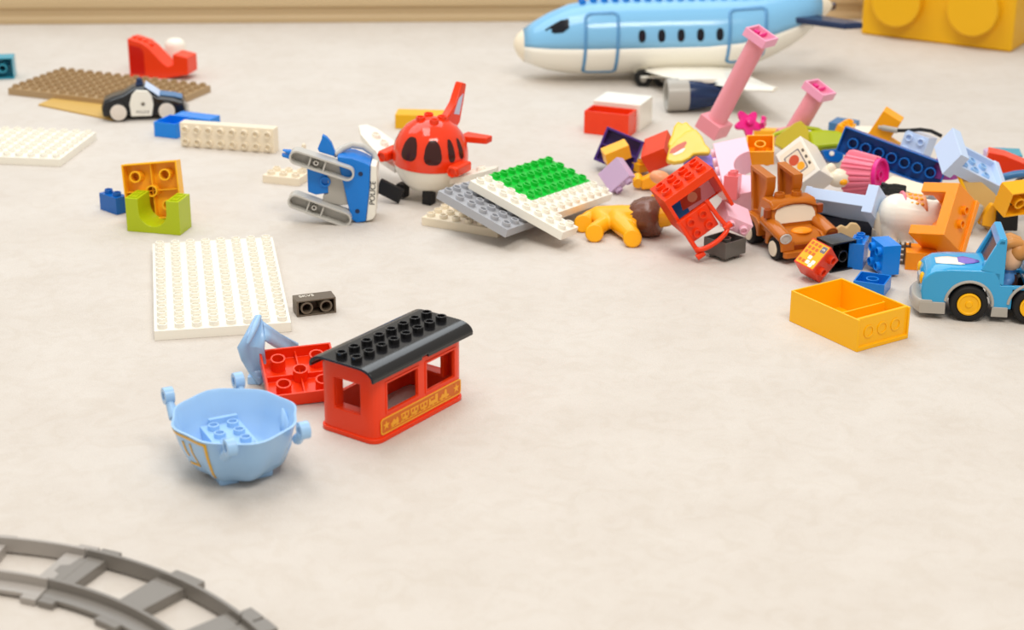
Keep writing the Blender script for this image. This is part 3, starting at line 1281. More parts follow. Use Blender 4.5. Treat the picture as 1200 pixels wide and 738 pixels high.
SEC = [(-170, 54, 2, 2), (-168, 54, 9, 9), (-163, 53, 17, 17), (-156, 52, 23.5, 24), (-140, 54.5, 32, 33), (-120, 57, 41, 42), (-89, 61, 50, 48),
       (-57, 63, 54, 52), (0, 64, 54, 53), (60, 64.5, 54, 53), (110, 65, 54, 53), (158, 66, 53.5, 52), (190, 71, 49.5, 48), (215, 77, 45, 42), (240, 84, 39, 34), (260, 91, 32, 27), (285, 101, 19, 16), (292, 104, 14, 12), (300, 105, 7, 7), (303, 105, 2, 2)]


def zb(x):
    if x < 120:
        return 55 + (x + 156) * .01
    return 57.8 + ((x - 120) / 170) ** 1.5 * 38


def shell(secs, lo):
    m = MB()
    n = 14
    rings = []
    for x, zc, h, w_ in secs:
        sb = max(-.97, min(.97, (zb(x) - zc) / h))
        a = math.degrees(math.asin(sb))
        if lo:
            A = [180 - a + (180 + 2 * a) * i / n for i in range(n + 1)]
        else:
            A = [a + (180 - 2 * a) * i / n for i in range(n + 1)]
        rings.append([Vector((x, w_ * math.cos(R(q_)), zc + h * math.sin(R(q_)))) for q_ in A])
    m.sheet(rings)
    return m


fus = [s_ for s_ in SEC if -156 <= s_[0] <= 285]
shell(fus, False).build('upper_fuselage', 'sky_blue', t, bevel=0, solid=.6, weld=True)
shell(fus, True).build('lower_fuselage', 'white', t, bevel=0, solid=.6, weld=True)
m = MB()
full = lambda s_: [Vector((s_[0], s_[3] * math.cos(2 * math.pi * i / 28), s_[1] + s_[2] * math.sin(2 * math.pi * i / 28))) for i in range(28)]
m.loft([full(s_) for s_ in SEC if s_[0] <= -156])
nn = m.build('nose_cone', 'cream', t, bevel=0, sharp=60)
m = MB()
m.loft([full(s_) for s_ in SEC if s_[0] >= 285])
m.build('tail_cone', 'cream', t, bevel=0, sharp=60)


def fus_at(x):
    for a, b in zip(SEC, SEC[1:]):
        if a[0] <= x <= b[0]:
            k = (x - a[0]) / (b[0] - a[0])
            return [a[i] + (b[i] - a[i]) * k for i in range(4)]


def on_fus(x, ang, off):
    """ang: degrees above horizontal on the near side"""
    _, zc, h, w_ = fus_at(x)
    return Vector((x, -(w_ + off) * math.cos(R(ang)), zc + (h + off) * math.sin(R(ang))))


def fus_patch(pts, off=.9):
    m = MB()
    c_ = (sum(p[0] for p in pts) / len(pts), sum(p[1] for p in pts) / len(pts))
    rows = []
    for s_ in (1, .5):
        rows.append([on_fus(c_[0] + (x - c_[0]) * s_, c_[1] + (a - c_[1]) * s_, off) for x, a in pts])
    m.loft(rows, cap=False)
    n_ = len(pts)
    m.f.append(tuple(n_ + i for i in range(n_)))
    return m


for k in range(5):
    x = 12 + 28.5 * k
    fus_patch([(x + u, 1 + w_ * 10.0) for u, w_ in rrect(-5.2, 5.2, -1, 1, .001, 1)] and [(x + 5.2 * u, 11 + 9.5 * w_) for u, w_ in rrect(-1, 1, -1, 1, .8, 5)]).build('window', 'dark_glass', t, bevel=0)
fus_patch([(-128, 40), (-114, 27), (-102, 25), (-93, 31), (-93, 48), (-105, 50), (-116, 46)]).build('cockpit_window', 'dark_glass', t, bevel=0)


def strip(path, wdt, name, mat):
    m = MB()
    rows = []
    for i, (x, a) in enumerate(path):
        p = on_fus(x, a, 1.0)
        b = path[min(i + 1, len(path) - 1)]
        c_ = path[max(i - 1, 0)]
        d = (on_fus(b[0], b[1], 1.0) - on_fus(c_[0], c_[1], 1.0)).normalized()
        nrm = on_fus(x, a, 3) - on_fus(x, a, 0)
        s_ = d.cross(nrm).normalized() * wdt
        rows.append([p - s_, p + s_])
    m.sheet(rows)
    return m.build(name, mat, t, bevel=0, solid=1.2)


def door_path(x0, x1, a0, a1, r=7, sk=0):
    P = [(x0 - sk, a0 - 10 * 0)] + []
    P = []
    for i in range(13):
        P.append((x0 - sk + sk * i / 12, a0 + (a1 - a0) * i / 12))
    P += [(x0 + r * .4, a1 + 4), (x0 + r, a1 + 6), (x1 - r, a1 + 6), (x1 - r * .4, a1 + 4)]
    for i in range(13):
        P.append((x1 - sk * i / 12, a1 + (a0 - a1) * i / 12))
    P += [(x1 - sk - r * .4, a0 - 3), (x1 - sk - r, a0 - 5), (x0 - sk + r, a0 - 5), (x0 - sk + r * .4, a0 - 3), (x0 - sk, a0)]
    return P


strip(door_path(-69, -22, -52, 44, sk=2), 2.2, 'door_frame', 'door_blue')
strip(door_path(142, 196, -34, 44, sk=3), 2.2, 'door_frame', 'door_blue')
m = MB()
for k in range(17):
    _, zc, h, w_ = fus_at(-70 + 16 * k)
    for j in (-1, 1):
        m.stud(-70 + 16 * k, j * 8, zc + h - 1.6, h=6.5)
m.build('roof_studs', 'mid_blue', t, bevel=.3)


def wing(sgn):
    lead = [(734, 77, 18), (778, 90, 30), (875, 105.5, 42), (905, 106.5, 45)]
    trail = [(850, 76, 20), (868, 84, 26), (898, 98, 40), (913, 103, 45)]
    m = MB()
    rings = []
    for (a, b) in zip(lead, trail):
        A, B = pl(*a), pl(*b)
        A.y, B.y = A.y * 1, B.y
        mid = (A + B) / 2
        up = Vector((0, 0, 3.4))
        ring = [A, A.lerp(B, .3) + up, A.lerp(B, .7) + up * .8, B, A.lerp(B, .7) - up * .8, A.lerp(B, .3) - up]
        rings.append([Vector((p.x, p.y * sgn, p.z)) for p in ring])
    r0 = [p + Vector((12, 60 * sgn, -2)) for p in rings[0]]
    m.loft([r0] + rings)
    m.build('wing', 'white', t, bevel=.8, seg=2)


wing(1)
wing(-1)
ep = pl(787, 131, 0)
for sgn in (1, -1):
    m = MB()
    Me = Matrix.Translation((ep.x, ep.y * sgn + 4, 23)) @ Matrix.Rotation(R(90), 4, 'Y')
    m.lathe([(15, 14), (16.5, -1), (18, -8), (22.4, -8), (22.8, 0), (22.4, 22), (18, 22)], 36, Me)
    en = m.build('engine', 'silver_grey', t, bevel=.8)
    m = MB()
    m.lathe([(21.2, 20), (21.6, 26), (20, 40), (17.5, 52), (15, 60), (13.5, 72), (9, 76), (0, 76)], 64, Me, rfn=lambda r, z, a: r * (1 + (.09 * math.cos(8 * a) if 45 < z < 74 else 0)))
    m.lathe([(0, 16), (14, 16.5), (15.5, 18), (15.5, 24)], 24, Me)
    m.build('engine_cowl', 'navy', en, bevel=.5)
    m = MB()
    m.prism([(ep.x + 14, 40), (ep.x + 56, 40), (ep.x + 64, 46), (ep.x + 8, 46)], -ep.y * sgn - 7, -ep.y * sgn + 1, FRONT)
    m.build('engine_pylon', 'white', en, bevel=.5)
for px, py in ((753, 101), (776, 101)):
    pw = pl(px, py, 0)
    for sgn in (1, -1):
        m = MB()
        Mw = Matrix.Translation((pw.x, pw.y * sgn, 12.5)) @ Matrix.Rotation(R(90), 4, 'X')
        m.lathe([(0, -6), (12, -6), (12.5, -4), (12.5, 4), (12, 6), (0, 6)], 26, Mw)
        wo = m.build('wheel', 'rubber', t, bevel=.5)
        m = MB()
        m.lathe([(5, -7), (5, 7)], 18, Mw)
        m.build('wheel_hub', 'silver_grey', wo, bevel=.3)
m = MB()
m.box(pl(752, 90, 0).x, pl(790, 90, 0).x, -40, 40, 12, 24)
m.build('wheel_housing', 'silver_grey', t, bevel=2)
for sgn in (1, -1):
    m = MB()
    m.prism([(232, -26), (278, -16), (326, -62), (330, -76), (302, -80)] if sgn > 0 else [(302, 80), (330, 76), (326, 62), (278, 16), (232, 26)], 86, 95)
    m.build('tail_plane', 'navy', t, bevel=2)
m = MB()
m.prism([(208, 118), (278, 116), (300, 176), (262, 176)], -4, 4, FRONT)
m.build('tail_fin', 'navy', t, bevel=2)

# ================================================================ big yellow storage brick at the right
c1, c2 = at(1008, 40, 0), at(1185, 62, 0)
dv = (c2 - c1)
yaw = math.degrees(math.atan2(dv.y, dv.x))
wd = dv.length
t = thing('storage_box', 'giant yellow stud-fronted storage box at the top right edge', 'storage box', (c1 + c2) / 2, yaw)
m = MB()
m.box(-wd / 2, wd / 2, 0, 125, 0, wd)
m.build('body', 'storage_yellow', t, bevel=5, seg=4)
for i in (-1, 1):
    for j in (-1, 1):
        m = MB()
        m.lathe([(wd * .163, 2), (wd * .163, -20), (wd * .155, -22), (0, -22)], 48, Matrix.Translation((i * wd * .25, 0, wd * (.5 + j * .25))) @ Matrix.Rotation(R(-90), 4, 'X'))
        m.build('stud', 'storage_yellow', t, bevel=1.5)

# ================================================================ helpers for the heap
def facing(px, py, z, tilt, spin=0.0):
    """plane whose normal looks at the viewer, leaning back by tilt degrees; returns matrix and px->local function"""
    p = at(px, py, z)
    d = Vector((p.x, p.y, p.z - CAM_H))
    depth = d.y * math.cos(PITCH) - d.z * math.sin(PITCH)
    S = FPX / depth
    e = math.degrees(math.atan2(CAM_H - p.z, p.y))
    M = Matrix.Rotation(R(90 - tilt), 4, 'X')
    ky = S * math.cos(R(tilt - e))

    def f(x, y):
        return ((x - px) / S, (py - y) / ky)
    return p, M, f


def slab_px(px, py, z, tilt, pts, th, conv=None):
    p, M, f = facing(px, py, z, tilt)
    P = [f(*(conv(*q) if conv else q)) for q in pts]
    if sum(a[0] * b[1] - b[0] * a[1] for a, b in zip(P, P[1:] + P[:1])) < 0:
        P.reverse()
    m = MB()
    m.prism(P, -th, 0)
    return m, p, M, f


def Zc(x0, y0, s):
    return lambda x, y: (x0 + x / s, y0 + y / s)


def skin(name, nodes, edges, mat, parent=None, voxel=1.3, extra=None):
    """one continuous body: nodes (x, y, z, r) in mm joined by tapering limbs, fused into a single surface"""
    m = extra or MB()
    for x, y, z, r in nodes:
        m.ball((x, y, z), r, 20, 12)
    for a, b in edges:
        A, B = nodes[a], nodes[b]
        m.cyl(A[:3], B[:3], A[3], B[3], n=20)
    o = m.build(name, mat, parent, bevel=0, sharp=180)
    rm = o.modifiers.new('fuse', 'REMESH')
    rm.mode = 'VOXEL'
    rm.voxel_size = voxel * MM
    rm.use_smooth_shade = True
    sm = o.modifiers.new('smooth', 'SMOOTH')
    sm.factor = .5
    sm.iterations = 8
    return o


# ================================================================ left end of the heap
single(brick_mb(2, 1, 28), 'toy_brick', 'lavender', 'lavender brick tilted with two studs pointing down right at the left end of the heap', 'toy brick',
       (115.5, 2012, 30.5), eu(-154.2, 45.4, 165.9))
single(brick_mb(2, 1, 19.2, studs=False), 'toy_brick', 'amber', 'small amber brick lying on the dark purple frame', 'toy brick', (127.7, 2073.6, 21.2), eu(16.9, -19.3, 14))
m = MB()
m.grid([-25, -22, -1, 1, 22, 25], [-9, 7, 9], [-22, -19, -1, 1, 19, 22], lambda x, y, z: abs(x) > 22 or abs(z) > 19 or y > 7 or (abs(z) < 1 and y > -4))
single(m, 'frame_brick', 'dark_purple', 'dark purple hollow frame brick leaning behind the lavender brick', 'toy brick', at(728, 186, 24) + Vector((0, 34, 0)), rot(('Y', 19), ('X', -18), ('Z', -12)), bevel=.8)
single(brick_mb(2, 3, 24, studs=False), 'toy_brick', 'red_orange', 'smooth red-orange brick tilted in the heap behind the red open frame toy', 'toy brick', (183, 2077, 20.1), eu(14.4, -26.7, -16.3), bevel=.7)
# yellow scalloped piece with a printed oval
cv = Zc(740, 120, 7.383)
m, p, M, f = slab_px(800, 172, 52, 35, [(300, 490), (330, 385), (400, 305), (480, 245), (560, 225), (615, 290), (640, 355), (682, 395), (680, 440), (600, 440), (540, 445), (500, 480), (440, 510), (370, 520), (320, 510)], 11, cv)
t = thing('scalloped_piece', 'yellow scalloped toy piece with a small printed oval, beside the red-orange brick', 'toy piece', p, M)
m.build('tile', 'pale_yellow', t, bevel=2, seg=3)
m = MB()
P = [f(*cv(*q)) for q in [(325, 330), (365, 235), (380, 175), (415, 130), (455, 150), (490, 130), (520, 165), (550, 190), (570, 235), (500, 260), (420, 310), (350, 380)]]
m.prism(P[::-1], -22, -12)
m.build('crest', 'pale_yellow', t, bevel=2, seg=3)
m = MB()
P = [f(*cv(*q)) for q in [(325, 440), (340, 405), (400, 365), (470, 335), (480, 350), (450, 400), (380, 440)]]
m.prism(P[::-1] if True else P, 0, .4)
o = m.build('oval_print', 'decal_red', t, bevel=0)
m = MB()
P = [f(*cv(*q)) for q in [(350, 450), (400, 425), (440, 400), (470, 395), (440, 430), (380, 455)]]
m.prism(P[::-1], 0, .5)
m.build('white_print', 'white', o, bevel=0)
single(MB().box(-26, 26, -15, 15, 0, 9.6), 'toy_brick', 'violet', 'violet flat brick between the yellow scalloped piece and the light pink arch', 'toy brick', at(828, 195, 26), eu(6, 6, -14), bevel=.6)
# amber hinge piece and rounded egg piece
t = thing('hinge_piece', 'small amber toy piece with a round tube end behind the lion', 'toy piece', at(755, 222, 0), 0)
m = MB()
m.cyl((-8, -6, 9), (-8, 10, 12), 6.5, n=20)
m.build('tube_end', 'amber', t, bevel=.8)
m = MB()
m.prism([(-4, 2), (22, 4), (24, 18), (8, 20), (-4, 14)], -6, 8, FRONT)
m.build('wedge', 'orange', t, bevel=1.5)
m = MB()
m.ball((0, 0, 0), (13, 10, 8))
single(m, 'egg_piece', 'peach', 'peach rounded egg-like piece below the smooth red-orange brick', 'toy piece', at(774, 209, 26) + Vector((0, 4, 0)), rot(('Y', 15)), bevel=0)
single(brick_mb(1, 1, 10), 'toy_brick', 'amber', 'tiny amber stud brick right behind the lavender brick', 'toy brick', at(751, 200, 4), 30)
single(MB().prism([(0, 0), (20, 0), (22, 8), (8, 14), (0, 10)], -5, 5, FRONT), 'wedge_piece', 'matt_black', 'small black wedge beside the white case, behind the red-orange brick', 'toy piece', at(737, 143, 0), 10, bevel=1)

# ================================================================ lion lying on its side
lo = at(720, 262, 0)
lion_shift = Vector((9, -15, 0))


def lw(px, py, z, r):
    p = at(px, py, z) - lo
    return (p.x, p.y, p.z, r)


t = thing('toy_lion', 'yellow toy lion with a brown mane lying on its side by the leaning plates', 'toy animal', lo + lion_shift, 0)
nodes = [lw(714, 250, 14, 14.5), lw(692, 248, 11.5, 11.5), lw(681, 250, 9, 8.5), lw(674, 254, 8, 7.5),
         lw(738, 251, 19, 15), lw(760, 249, 21, 13), lw(770, 249, 22, 11), lw(777, 250, 21, 7),
         lw(698, 257, 11, 8.5), lw(687, 264, 9, 8.5), lw(716, 256, 13, 12), lw(730, 270, 9, 9.5), lw(704, 257, 9, 8)]
edges = [(0, 1), (1, 2), (2, 3), (0, 4), (4, 5), (5, 6), (6, 7), (1, 8), (8, 9), (0, 10), (10, 11)]
skin('body', nodes[:12], edges, 'amber', t)
for (px, py) in ((673, 255), (686, 266), (730, 272)):
    p = at(px, py, 9 if px > 670 else 7.5) - lo
    m = MB()
    m.lathe([(0, -4), (9.3, -4), (10.2, -2), (10.2, 2), (9, 4), (0, 4.6)], 24, Matrix.Translation(p + Vector((0, -6, 0))) @ Matrix.Rotation(R(72), 4, 'X'))
    m.build('paw', 'amber', t, bevel=.6)
m = MB()
rings = []
A, B = Vector(lw(728, 249, 18, 0)[:3]), Vector(lw(764, 250, 21, 0)[:3])
ax = (B - A).normalized()
u = ax.orthogonal().normalized()
w_ = ax.cross(u)
for k, (s_, r) in enumerate(((-.06, 6), (.0, 13), (.15, 18), (.4, 21.5), (.7, 22.5), (.92, 20.5), (1.0, 15), (1.0, 8))):
    c = A.lerp(B, s_)
    rings.append([c + (u * math.cos(2 * math.pi * i / 36) + w_ * math.sin(2 * math.pi * i / 36)) * r * (1 + .05 * math.sin(9 * 2 * math.pi * i / 36 + k)) for i in range(36)])
m.loft(rings)
mo = m.build('mane', 'mane_brown', t, bevel=0, sharp=80)
m = MB()
p = Vector(lw(779, 250, 22, 0)[:3])
m.ball(p, (3.6, 4.5, 4), 14, 8)
m.build('nose', 'black', t, bevel=0)
m = MB()
p = Vector(lw(758, 226, 26, 0)[:3])
m.ball(p, (5.5, 4, 5), 14, 8)
m.build('ear', 'amber', t, bevel=0)

# ================================================================ red open frame toy with seat plate and handle
t = ft = thing('frame_toy', 'red open frame toy with a stud-topped roof, four-stud plate and curved handle, tilted', 'toy part', (203, 1795, 41), eu(-.4, -32.3, 15.8))
m = MB()
m.grid([-32, -28, 28, 32], [-24, -20, 20, 24], [0, 4, 42, 52], lambda x, y, z: z > 42 or abs(x) > 28 or (y > 20 and z < 4))
m.build('frame', 'red', t, bevel=.8)
m = MB()
for i in range(4):
    for j in range(2):
        m.stud((i - 1.5) * 15, (j - .5) * 20 - 1, 52, r=5.6, ri=4)
m.build('roof_studs', 'red', t, bevel=.3)
m = MB()
m.box(-30, 5, -30, -24, -6, 24)
pl_ = m.build('seat_plate', 'red', t, bevel=.8)
m = MB()
for i in range(2):
    for j in range(2):
        m.lathe([(4.9, -.2), (4.9, 3.6), (3.3, 3.6), (3.3, .5), (0, .5)], 20, Matrix.Translation((-12.5 + (i - .5) * 16, -30, 9 + (j - .5) * 15)) @ Matrix.Rotation(R(90), 4, 'X'))
m.build('plate_studs', 'red', pl_, bevel=.25, seg=1)
m = MB()
m.tube([(-31, -28, 24), (-31, -31, 0), (-31, -35, -20)], 2.6, 12)
m.build('arm', 'red', t, bevel=0)
m = MB()
m.tube([(7, -28, 26), (8, -32, 4), (10, -38, -10)], 2.6, 12)
m.build('arm', 'red', t, bevel=0)
m = MB()
m.tube([(-31, -34, -12)] + [(-10.5 + 20.5 * math.sin(R(a)), -36 - 5 * math.cos(R(a)), -11 - 5 * math.cos(R(a))) for a in range(-80, 81, 16)] + [(10, -38, -10)], 2.8, 12)
m.build('handle', 'red', t, bevel=0)
for x, z in ((-31, -20), (11, -10)):
    m = MB()
    m.cyl((x - 5, -37, z), (x + 5, -37, z), 3.6, n=16)
    m.build('knob', 'red', t, bevel=.6)
m = MB()
m.box(-27.8, 27.8, 17.5, 20, 4, 42)
ip = m.build('back_panel', 'light_pink', t, bevel=.3)
ip['label'] = 'pale back panel with a colourful print'
m = MB()
for (x, z, r, k) in ():
    pass
prn = MB().prism([(-26, 4), (-8, 4), (-6, 20), (-12, 34), (-26, 34)], 0, .4, Matrix.Translation((0, 17.5, 0)) @ FRONT)
prn.build('blue_print', 'mid_blue', ip, bevel=0)
MB().prism([(-14, 10), (10, 8), (16, 20), (8, 32), (-8, 33)], 0, .6, Matrix.Translation((0, 17.5, 0)) @ FRONT).build('brown_print', 'decal_red', ip, bevel=0)
MB().prism(arc(3, 17, 6, 0, 330, 11), 0, .8, Matrix.Translation((0, 17.5, 0)) @ FRONT).build('pale_print', 'skin', ip, bevel=0)

ft.scale = (.965, .965, .965)
# dark grey upside-down brick, pink brick on it
m = brick_mb(2, 2, 17)
single(m, 'toy_brick', 'dark_grey', 'dark grey upside-down brick on the carpet in front of the pink two-stud brick', 'toy brick', (226, 1778, 21.6), rot(('X', 180), ('Z', -49)))
single(brick_mb(2, 1, 31), 'toy_brick', 'light_pink', 'light pink brick with two studs pointing at the viewer, leaning on the dark grey brick', 'toy brick', (235.7, 1809, 43), eu(-110, -25.7, -166.5))
single(brick_mb(1, 2, 26), 'toy_brick', 'salmon', 'salmon pink brick tucked between the red frame toy and the light pink arch', 'toy brick', at(857, 232, 36), rot(('X', -10), ('Z', -15)))

# ================================================================ light pink arch
t = thing('arch_brick', 'light pink arch brick tipped on end behind the tow truck', 'toy brick', (274.1, 1927.2, 47.7), eu(-104.1, -22.4, 94.4))
m = MB()
po = [(-48, 0), (-21, 0)] + [(-21 * math.cos(R(a)), 21 * math.sin(R(a))) for a in range(10, 180, 10)] + [(21, 0), (48, 0), (48, 38), (-48, 38)]
m.prism(po, -16, 16, FRONT)
m.build('body', 'light_pink', t, bevel=.7)
m = MB()
m.studs(6, 2, 38)
m.build('studs', 'light_pink', t, bevel=.3, seg=1)

# yellow-orange upside-down brick over the arch
m = brick_mb(2, 2, 19.2)
Mx = eu(22.8, -3.4, -8.1) @ Matrix.Translation((0, 0, 19.2 * MM)) @ Matrix.Rotation(R(180), 4, 'X')
o = single(m, 'toy_brick', 'orange', 'yellow-orange brick showing its hollow underside, beside the pink arch opening', 'toy brick', (0, 0, 0), None)
o.matrix_world = Matrix.Translation(Vector((288, 1982, 52)) * MM) @ Mx
single(brick_mb(4, 1, 12, studs=False), 'toy_brick', 'amber', 'long amber brick lying at the back of the heap under the short pink column', 'toy brick', at(912, 163, 0) + Vector((0, 4, 0)), -6)


# ================================================================ pink columns
def column(total, label, Mw):
    t = thing('column_piece', label, 'toy brick', (0, 0, 0), None)
    m = MB()
    m.grid([-16, -14.4, 14.4, 16], [-16, -14.4, 14.4, 16], [0, 17, 19.2], lambda x, y, z: z > 17 or abs(x) > 14.4 or abs(y) > 14.4)
    m.build('base_block', 'pink', t, bevel=.7)
    m = MB()
    m.lathe([(12.6, 19), (12.2, 22), (11.8, total - 14), (12.8, total - 10)], 32)
    m.build('shaft', 'pink', t, bevel=.4)
    m = MB()
    m.grid([-16, -13, 13, 16], [-16, -13, 13, 16], [total - 11, total - 7, total], lambda x, y, z: z < total - 7 or abs(x) > 13 or abs(y) > 13)
    m.build('top_block', 'pink_top', t, bevel=.7)
    m = MB()
    m.grid([-1, 1], [-13.5, 13.5], [total - 7.5, total - 2], lambda x, y, z: True)
    m.box(-10, -4, -4, 4, total - 7.5, total - 1.5)
    m.build('top_rib', 'magenta', t, bevel=.4)
    t.matrix_world = Mw
    return t


column(146, 'tall pink column leaning right, in front of the airplane', Matrix.Translation(Vector((247, 2140, 38)) * MM) @ eu(-3, 25, -38))
column(92, 'short pink column leaning right at the back of the heap', Matrix.Translation(Vector((375.5, 2135, 88)) * MM) @ eu(-5.8, 26, -42) @ Matrix.Translation((0, 0, -81 * MM)))

# magenta flower
t = thing('toy_flower', 'magenta toy flower lying on the heap right of the tall pink column', 'toy flower', at(880, 152, 42) + Vector((0, 30, 0)), rot(('X', 50), ('Y', 20)))
m = MB()
m.lathe([(0, -3), (15, -3), (15, 3), (0, 3)], 40, rfn=lambda r, z, a: r * (1 + .28 * math.cos(5 * a)))
m.build('petals', 'magenta', t, bevel=1.2)
m = MB()
m.lathe([(5, 2), (5, 9), (3, 10), (0, 10)], 18)
m.build('stud', 'magenta', t, bevel=.5)
m = MB()
m.lathe([(0, -2), (7, -2), (7, 3), (0, 3)], 30, Matrix.Translation((17, 6, 6)) @ Matrix.Rotation(R(60), 4, 'Y'), rfn=lambda r, z, a: r * (1 + .25 * math.cos(5 * a)))
m.build('small_flower', 'magenta', t, bevel=.8)

# ================================================================ cream printed box
t = thing('printed_box', 'cream box with a small red and yellow picture, leaning behind the tow truck boom', 'toy box', (343.3, 1921, 36.6), eu(-40.2, -42, -13.4))
m = MB()
m.box(-18.3, 18.3, -20.3, 20.3, 0, 51.6)
m.build('body', 'white', t, bevel=1.0)
m = MB()
Fp = Matrix.Translation((0, -20.3, 0)) @ FRONT
m.prism(rrect(-15.5, 15.5, 5, 46, 2), 0, .3, Fp)
lb = m.build('label_panel', 'cream', t, bevel=0)
MB().prism(rrect(-12, 9, 12, 40, 2), 0, .45, Fp).build('grey_frame', 'decal_grey', lb, bevel=0)
MB().prism(rrect(-10.6, 7.6, 13.4, 38.6, 2), 0, .6, Fp).build('picture_ground', 'decal_pale', lb, bevel=0)
MB().prism(arc(-2, 30, 6.5, 0, 345, 14), 0, .75, Fp).build('red_blob', 'decal_red', lb, bevel=0)
MB().prism(arc(2, 19, 5, 0, 345, 14), 0, .75, Fp).build('yellow_blob', 'decal_yellow', lb, bevel=0)
for k in range(3):
    MB().prism(rrect(11, 14, 14 + 9 * k, 18 + 9 * k, 1), 0, .5, Fp).build('dark_mark', 'taupe', lb, bevel=0)

# olive yellow panel and lime shell behind it
cv = Zc(890, 120, 7.383)
m, p, M, f = slab_px(930, 168, 40, 25, [(165, 425), (175, 360), (340, 235), (395, 215), (440, 260), (520, 400), (420, 480), (250, 470)], 10, cv)
single(m, 'panel_piece', 'olive_yellow', 'olive yellow panel standing behind the cream printed box', 'toy piece', p + Vector((0, 32, 0)), M, bevel=1)
cv = Zc(960, 130, 7.383)
m, p, M, f = slab_px(980, 170, 38, 40, [(-60, 205), (60, 195), (190, 205), (280, 240), (325, 310), (322, 345), (220, 340), (40, 355), (-40, 360)], 26, cv)
t = thing('shell_piece', 'lime rounded shell piece with a thin hoop on the back of the heap', 'toy piece', p + Vector((0, 22, 0)), M)
m.build('shell', 'lime', t, bevel=4, seg=4)
m = MB()
m.tube([Vector((*f(*q), -16)) for q in [(974, 156), (966, 151), (950, 148.5), (932, 150), (914, 157), (902, 167), (897, 178)]], 2.6, 10)
m.build('hoop', 'lime', t, bevel=0)
m, p, M, f = slab_px(975, 186, 26, 20, [(40, 365), (235, 350), (225, 440), (190, 475), (100, 465), (60, 430)], 20, cv)
t = thing('round_piece', 'royal blue rounded piece with a white dot under the lime shell', 'toy piece', p + Vector((0, 14, 0)), M)
m.build('body', 'royal_blue', t, bevel=1.5)
m = MB()
c_ = f(*cv(125, 395))
m.lathe([(3, 0), (3, 1.2), (0, 1.6)], 16, Matrix.Translation((c_[0], c_[1], -.2)))
m.build('white_dot', 'white', t, bevel=0)
single(brick_mb(2, 2, 22, studs=False), 'toy_brick', 'steel_blue', 'steel blue flat brick at the back right of the lime shell', 'toy brick', at(988, 161, 0), eu(0, 0, -30))
single(brick_mb(1, 2, 16), 'toy_brick', 'amber', 'small amber brick between the lime shell and the long royal blue brick', 'toy brick', at(986, 160, 16) + Vector((2, 6, 0)), eu(0, 20, -30))
single(MB().prism(rrect(-16, 16, -14, 14, 6), 0, 19), 'rounded_tile', 'white', 'white rounded tile behind the top end of the long royal blue brick', 'toy brick', at(1011, 167, 0), eu(0, 0, 0), bevel=2)

# long royal blue brick, hollow side towards the viewer
m = brick_mb(8, 2, 19.2, studs=False)
m.v = [p - Vector((0, 0, 9.6)) for p in m.v]
single(m, 'toy_brick', 'royal_blue', 'long royal blue brick on its side showing a row of hollow tubes', 'toy brick', at(1047, 187, 44) + Vector((0, 8, 0)),
       rot(('X', -90), ('X', -12), ('Y', 15), ('Z', -22)))

# yellow pump with grey nozzle and black hose
pb = at(1045, 172, 40) + Vector((0, 55, 4))
t = thing('toy_pump', 'yellow-orange toy fuel pump piece with a grey nozzle and black hose', 'toy piece', pb, rot(('Y', 28), ('Z', -20)))
m = MB()
m.box(-14, 12, -12, 12, -14, 26)
m.build('body', 'orange', t, bevel=1)
m = MB()
m.box(10, 28, -12, 8, -22, -2)
m.build('foot', 'amber', t, bevel=1)
m = MB()
m.cyl((-4, -15, 8), (14, -17, 16), 3.6, n=16)
m.cyl((-8, -15, 6), (-4, -15, 8), 2.4, n=16)
nz = m.build('nozzle', 'silver_grey', t, bevel=.5)
m = MB()
m.tube([(14, -17, 16), (24, -17, 23), (36, -16, 32), (48, -14, 37), (62, -12, 38)], 2.3, 10)
m.build('hose', 'matt_black', t, bevel=0)

single(brick_mb(2, 2, 30), 'toy_brick', 'pale_blue', 'pale blue block between the long royal blue brick and the tilted bed', 'toy brick', (505, 2110, 30), eu(78, 11.6, -35.5))

# ================================================================ pink cupcake
axd = Vector((.80, -.58, .12)).normalized()
cw = at(995, 203, 40)
t = thing('toy_cupcake', 'pink ribbed toy cupcake case on its side with its magenta hollow end facing right', 'toy food', cw, axd.to_track_quat('Z', 'Y').to_matrix().to_4x4())
m = MB()
m.lathe([(0, 0), (24, 0), (26, 1), (26.6, 4), (20.5, 36), (0, 36)], 96, rfn=lambda r, z, a: r * (1 + (.045 * (1 if math.cos(24 * a) > 0 else -1) if r > 10 else 0)))
m.build('ribbed_case', 'rose', t, bevel=.3, seg=1)
m = MB()
m.lathe([(17, 35), (19.5, 36), (19.5, 41), (16.5, 41), (16, 36.5), (6, 36.5), (6, 40), (4, 40), (4, 36), (0, 36)], 40)
e_ = m.build('hollow_end', 'magenta', t, bevel=.4)


# ================================================================ two toy beds
def bed(label, loc, Rm):
    t = thing('toy_bed', label, 'toy bed', loc, Rm)
    m = MB()

    def occ(x, y, z):
        if x < -28:                      # head board
            return z > 0
        if x > 33:                     # foot board
            return z < 20
        if z < 6:
            return False
        if z < 12:
            return True
        return abs(y) > 20.5 and z < 19
    m.grid([-40, -28, 33, 40], [-24, -20.5, 20.5, 24], [0, 6, 12, 19, 20, 32], occ)
    m.build('frame', 'pale_blue', t, bevel=.8)
    m = MB()
    m.studs(3, 2, 12)
    m.build('mattress_studs', 'light_blue', t, bevel=.3, seg=1)
    return t


b1 = bed('pale blue toy bed tilted steeply on top of the tan panel', (509.8, 1913.2, 52.3), eu(26.4, 27.7, 14.6))
b2 = copy_thing(b1, 'pale blue toy bed lying on its side between the tow truck and the white horse', (358.5, 1830, 29), eu(-37.6, -1.4, -31.6) @ Matrix.Rotation(math.pi, 4, 'Z'))
b1['group'] = b2['group'] = 'pale blue toy beds in the heap'

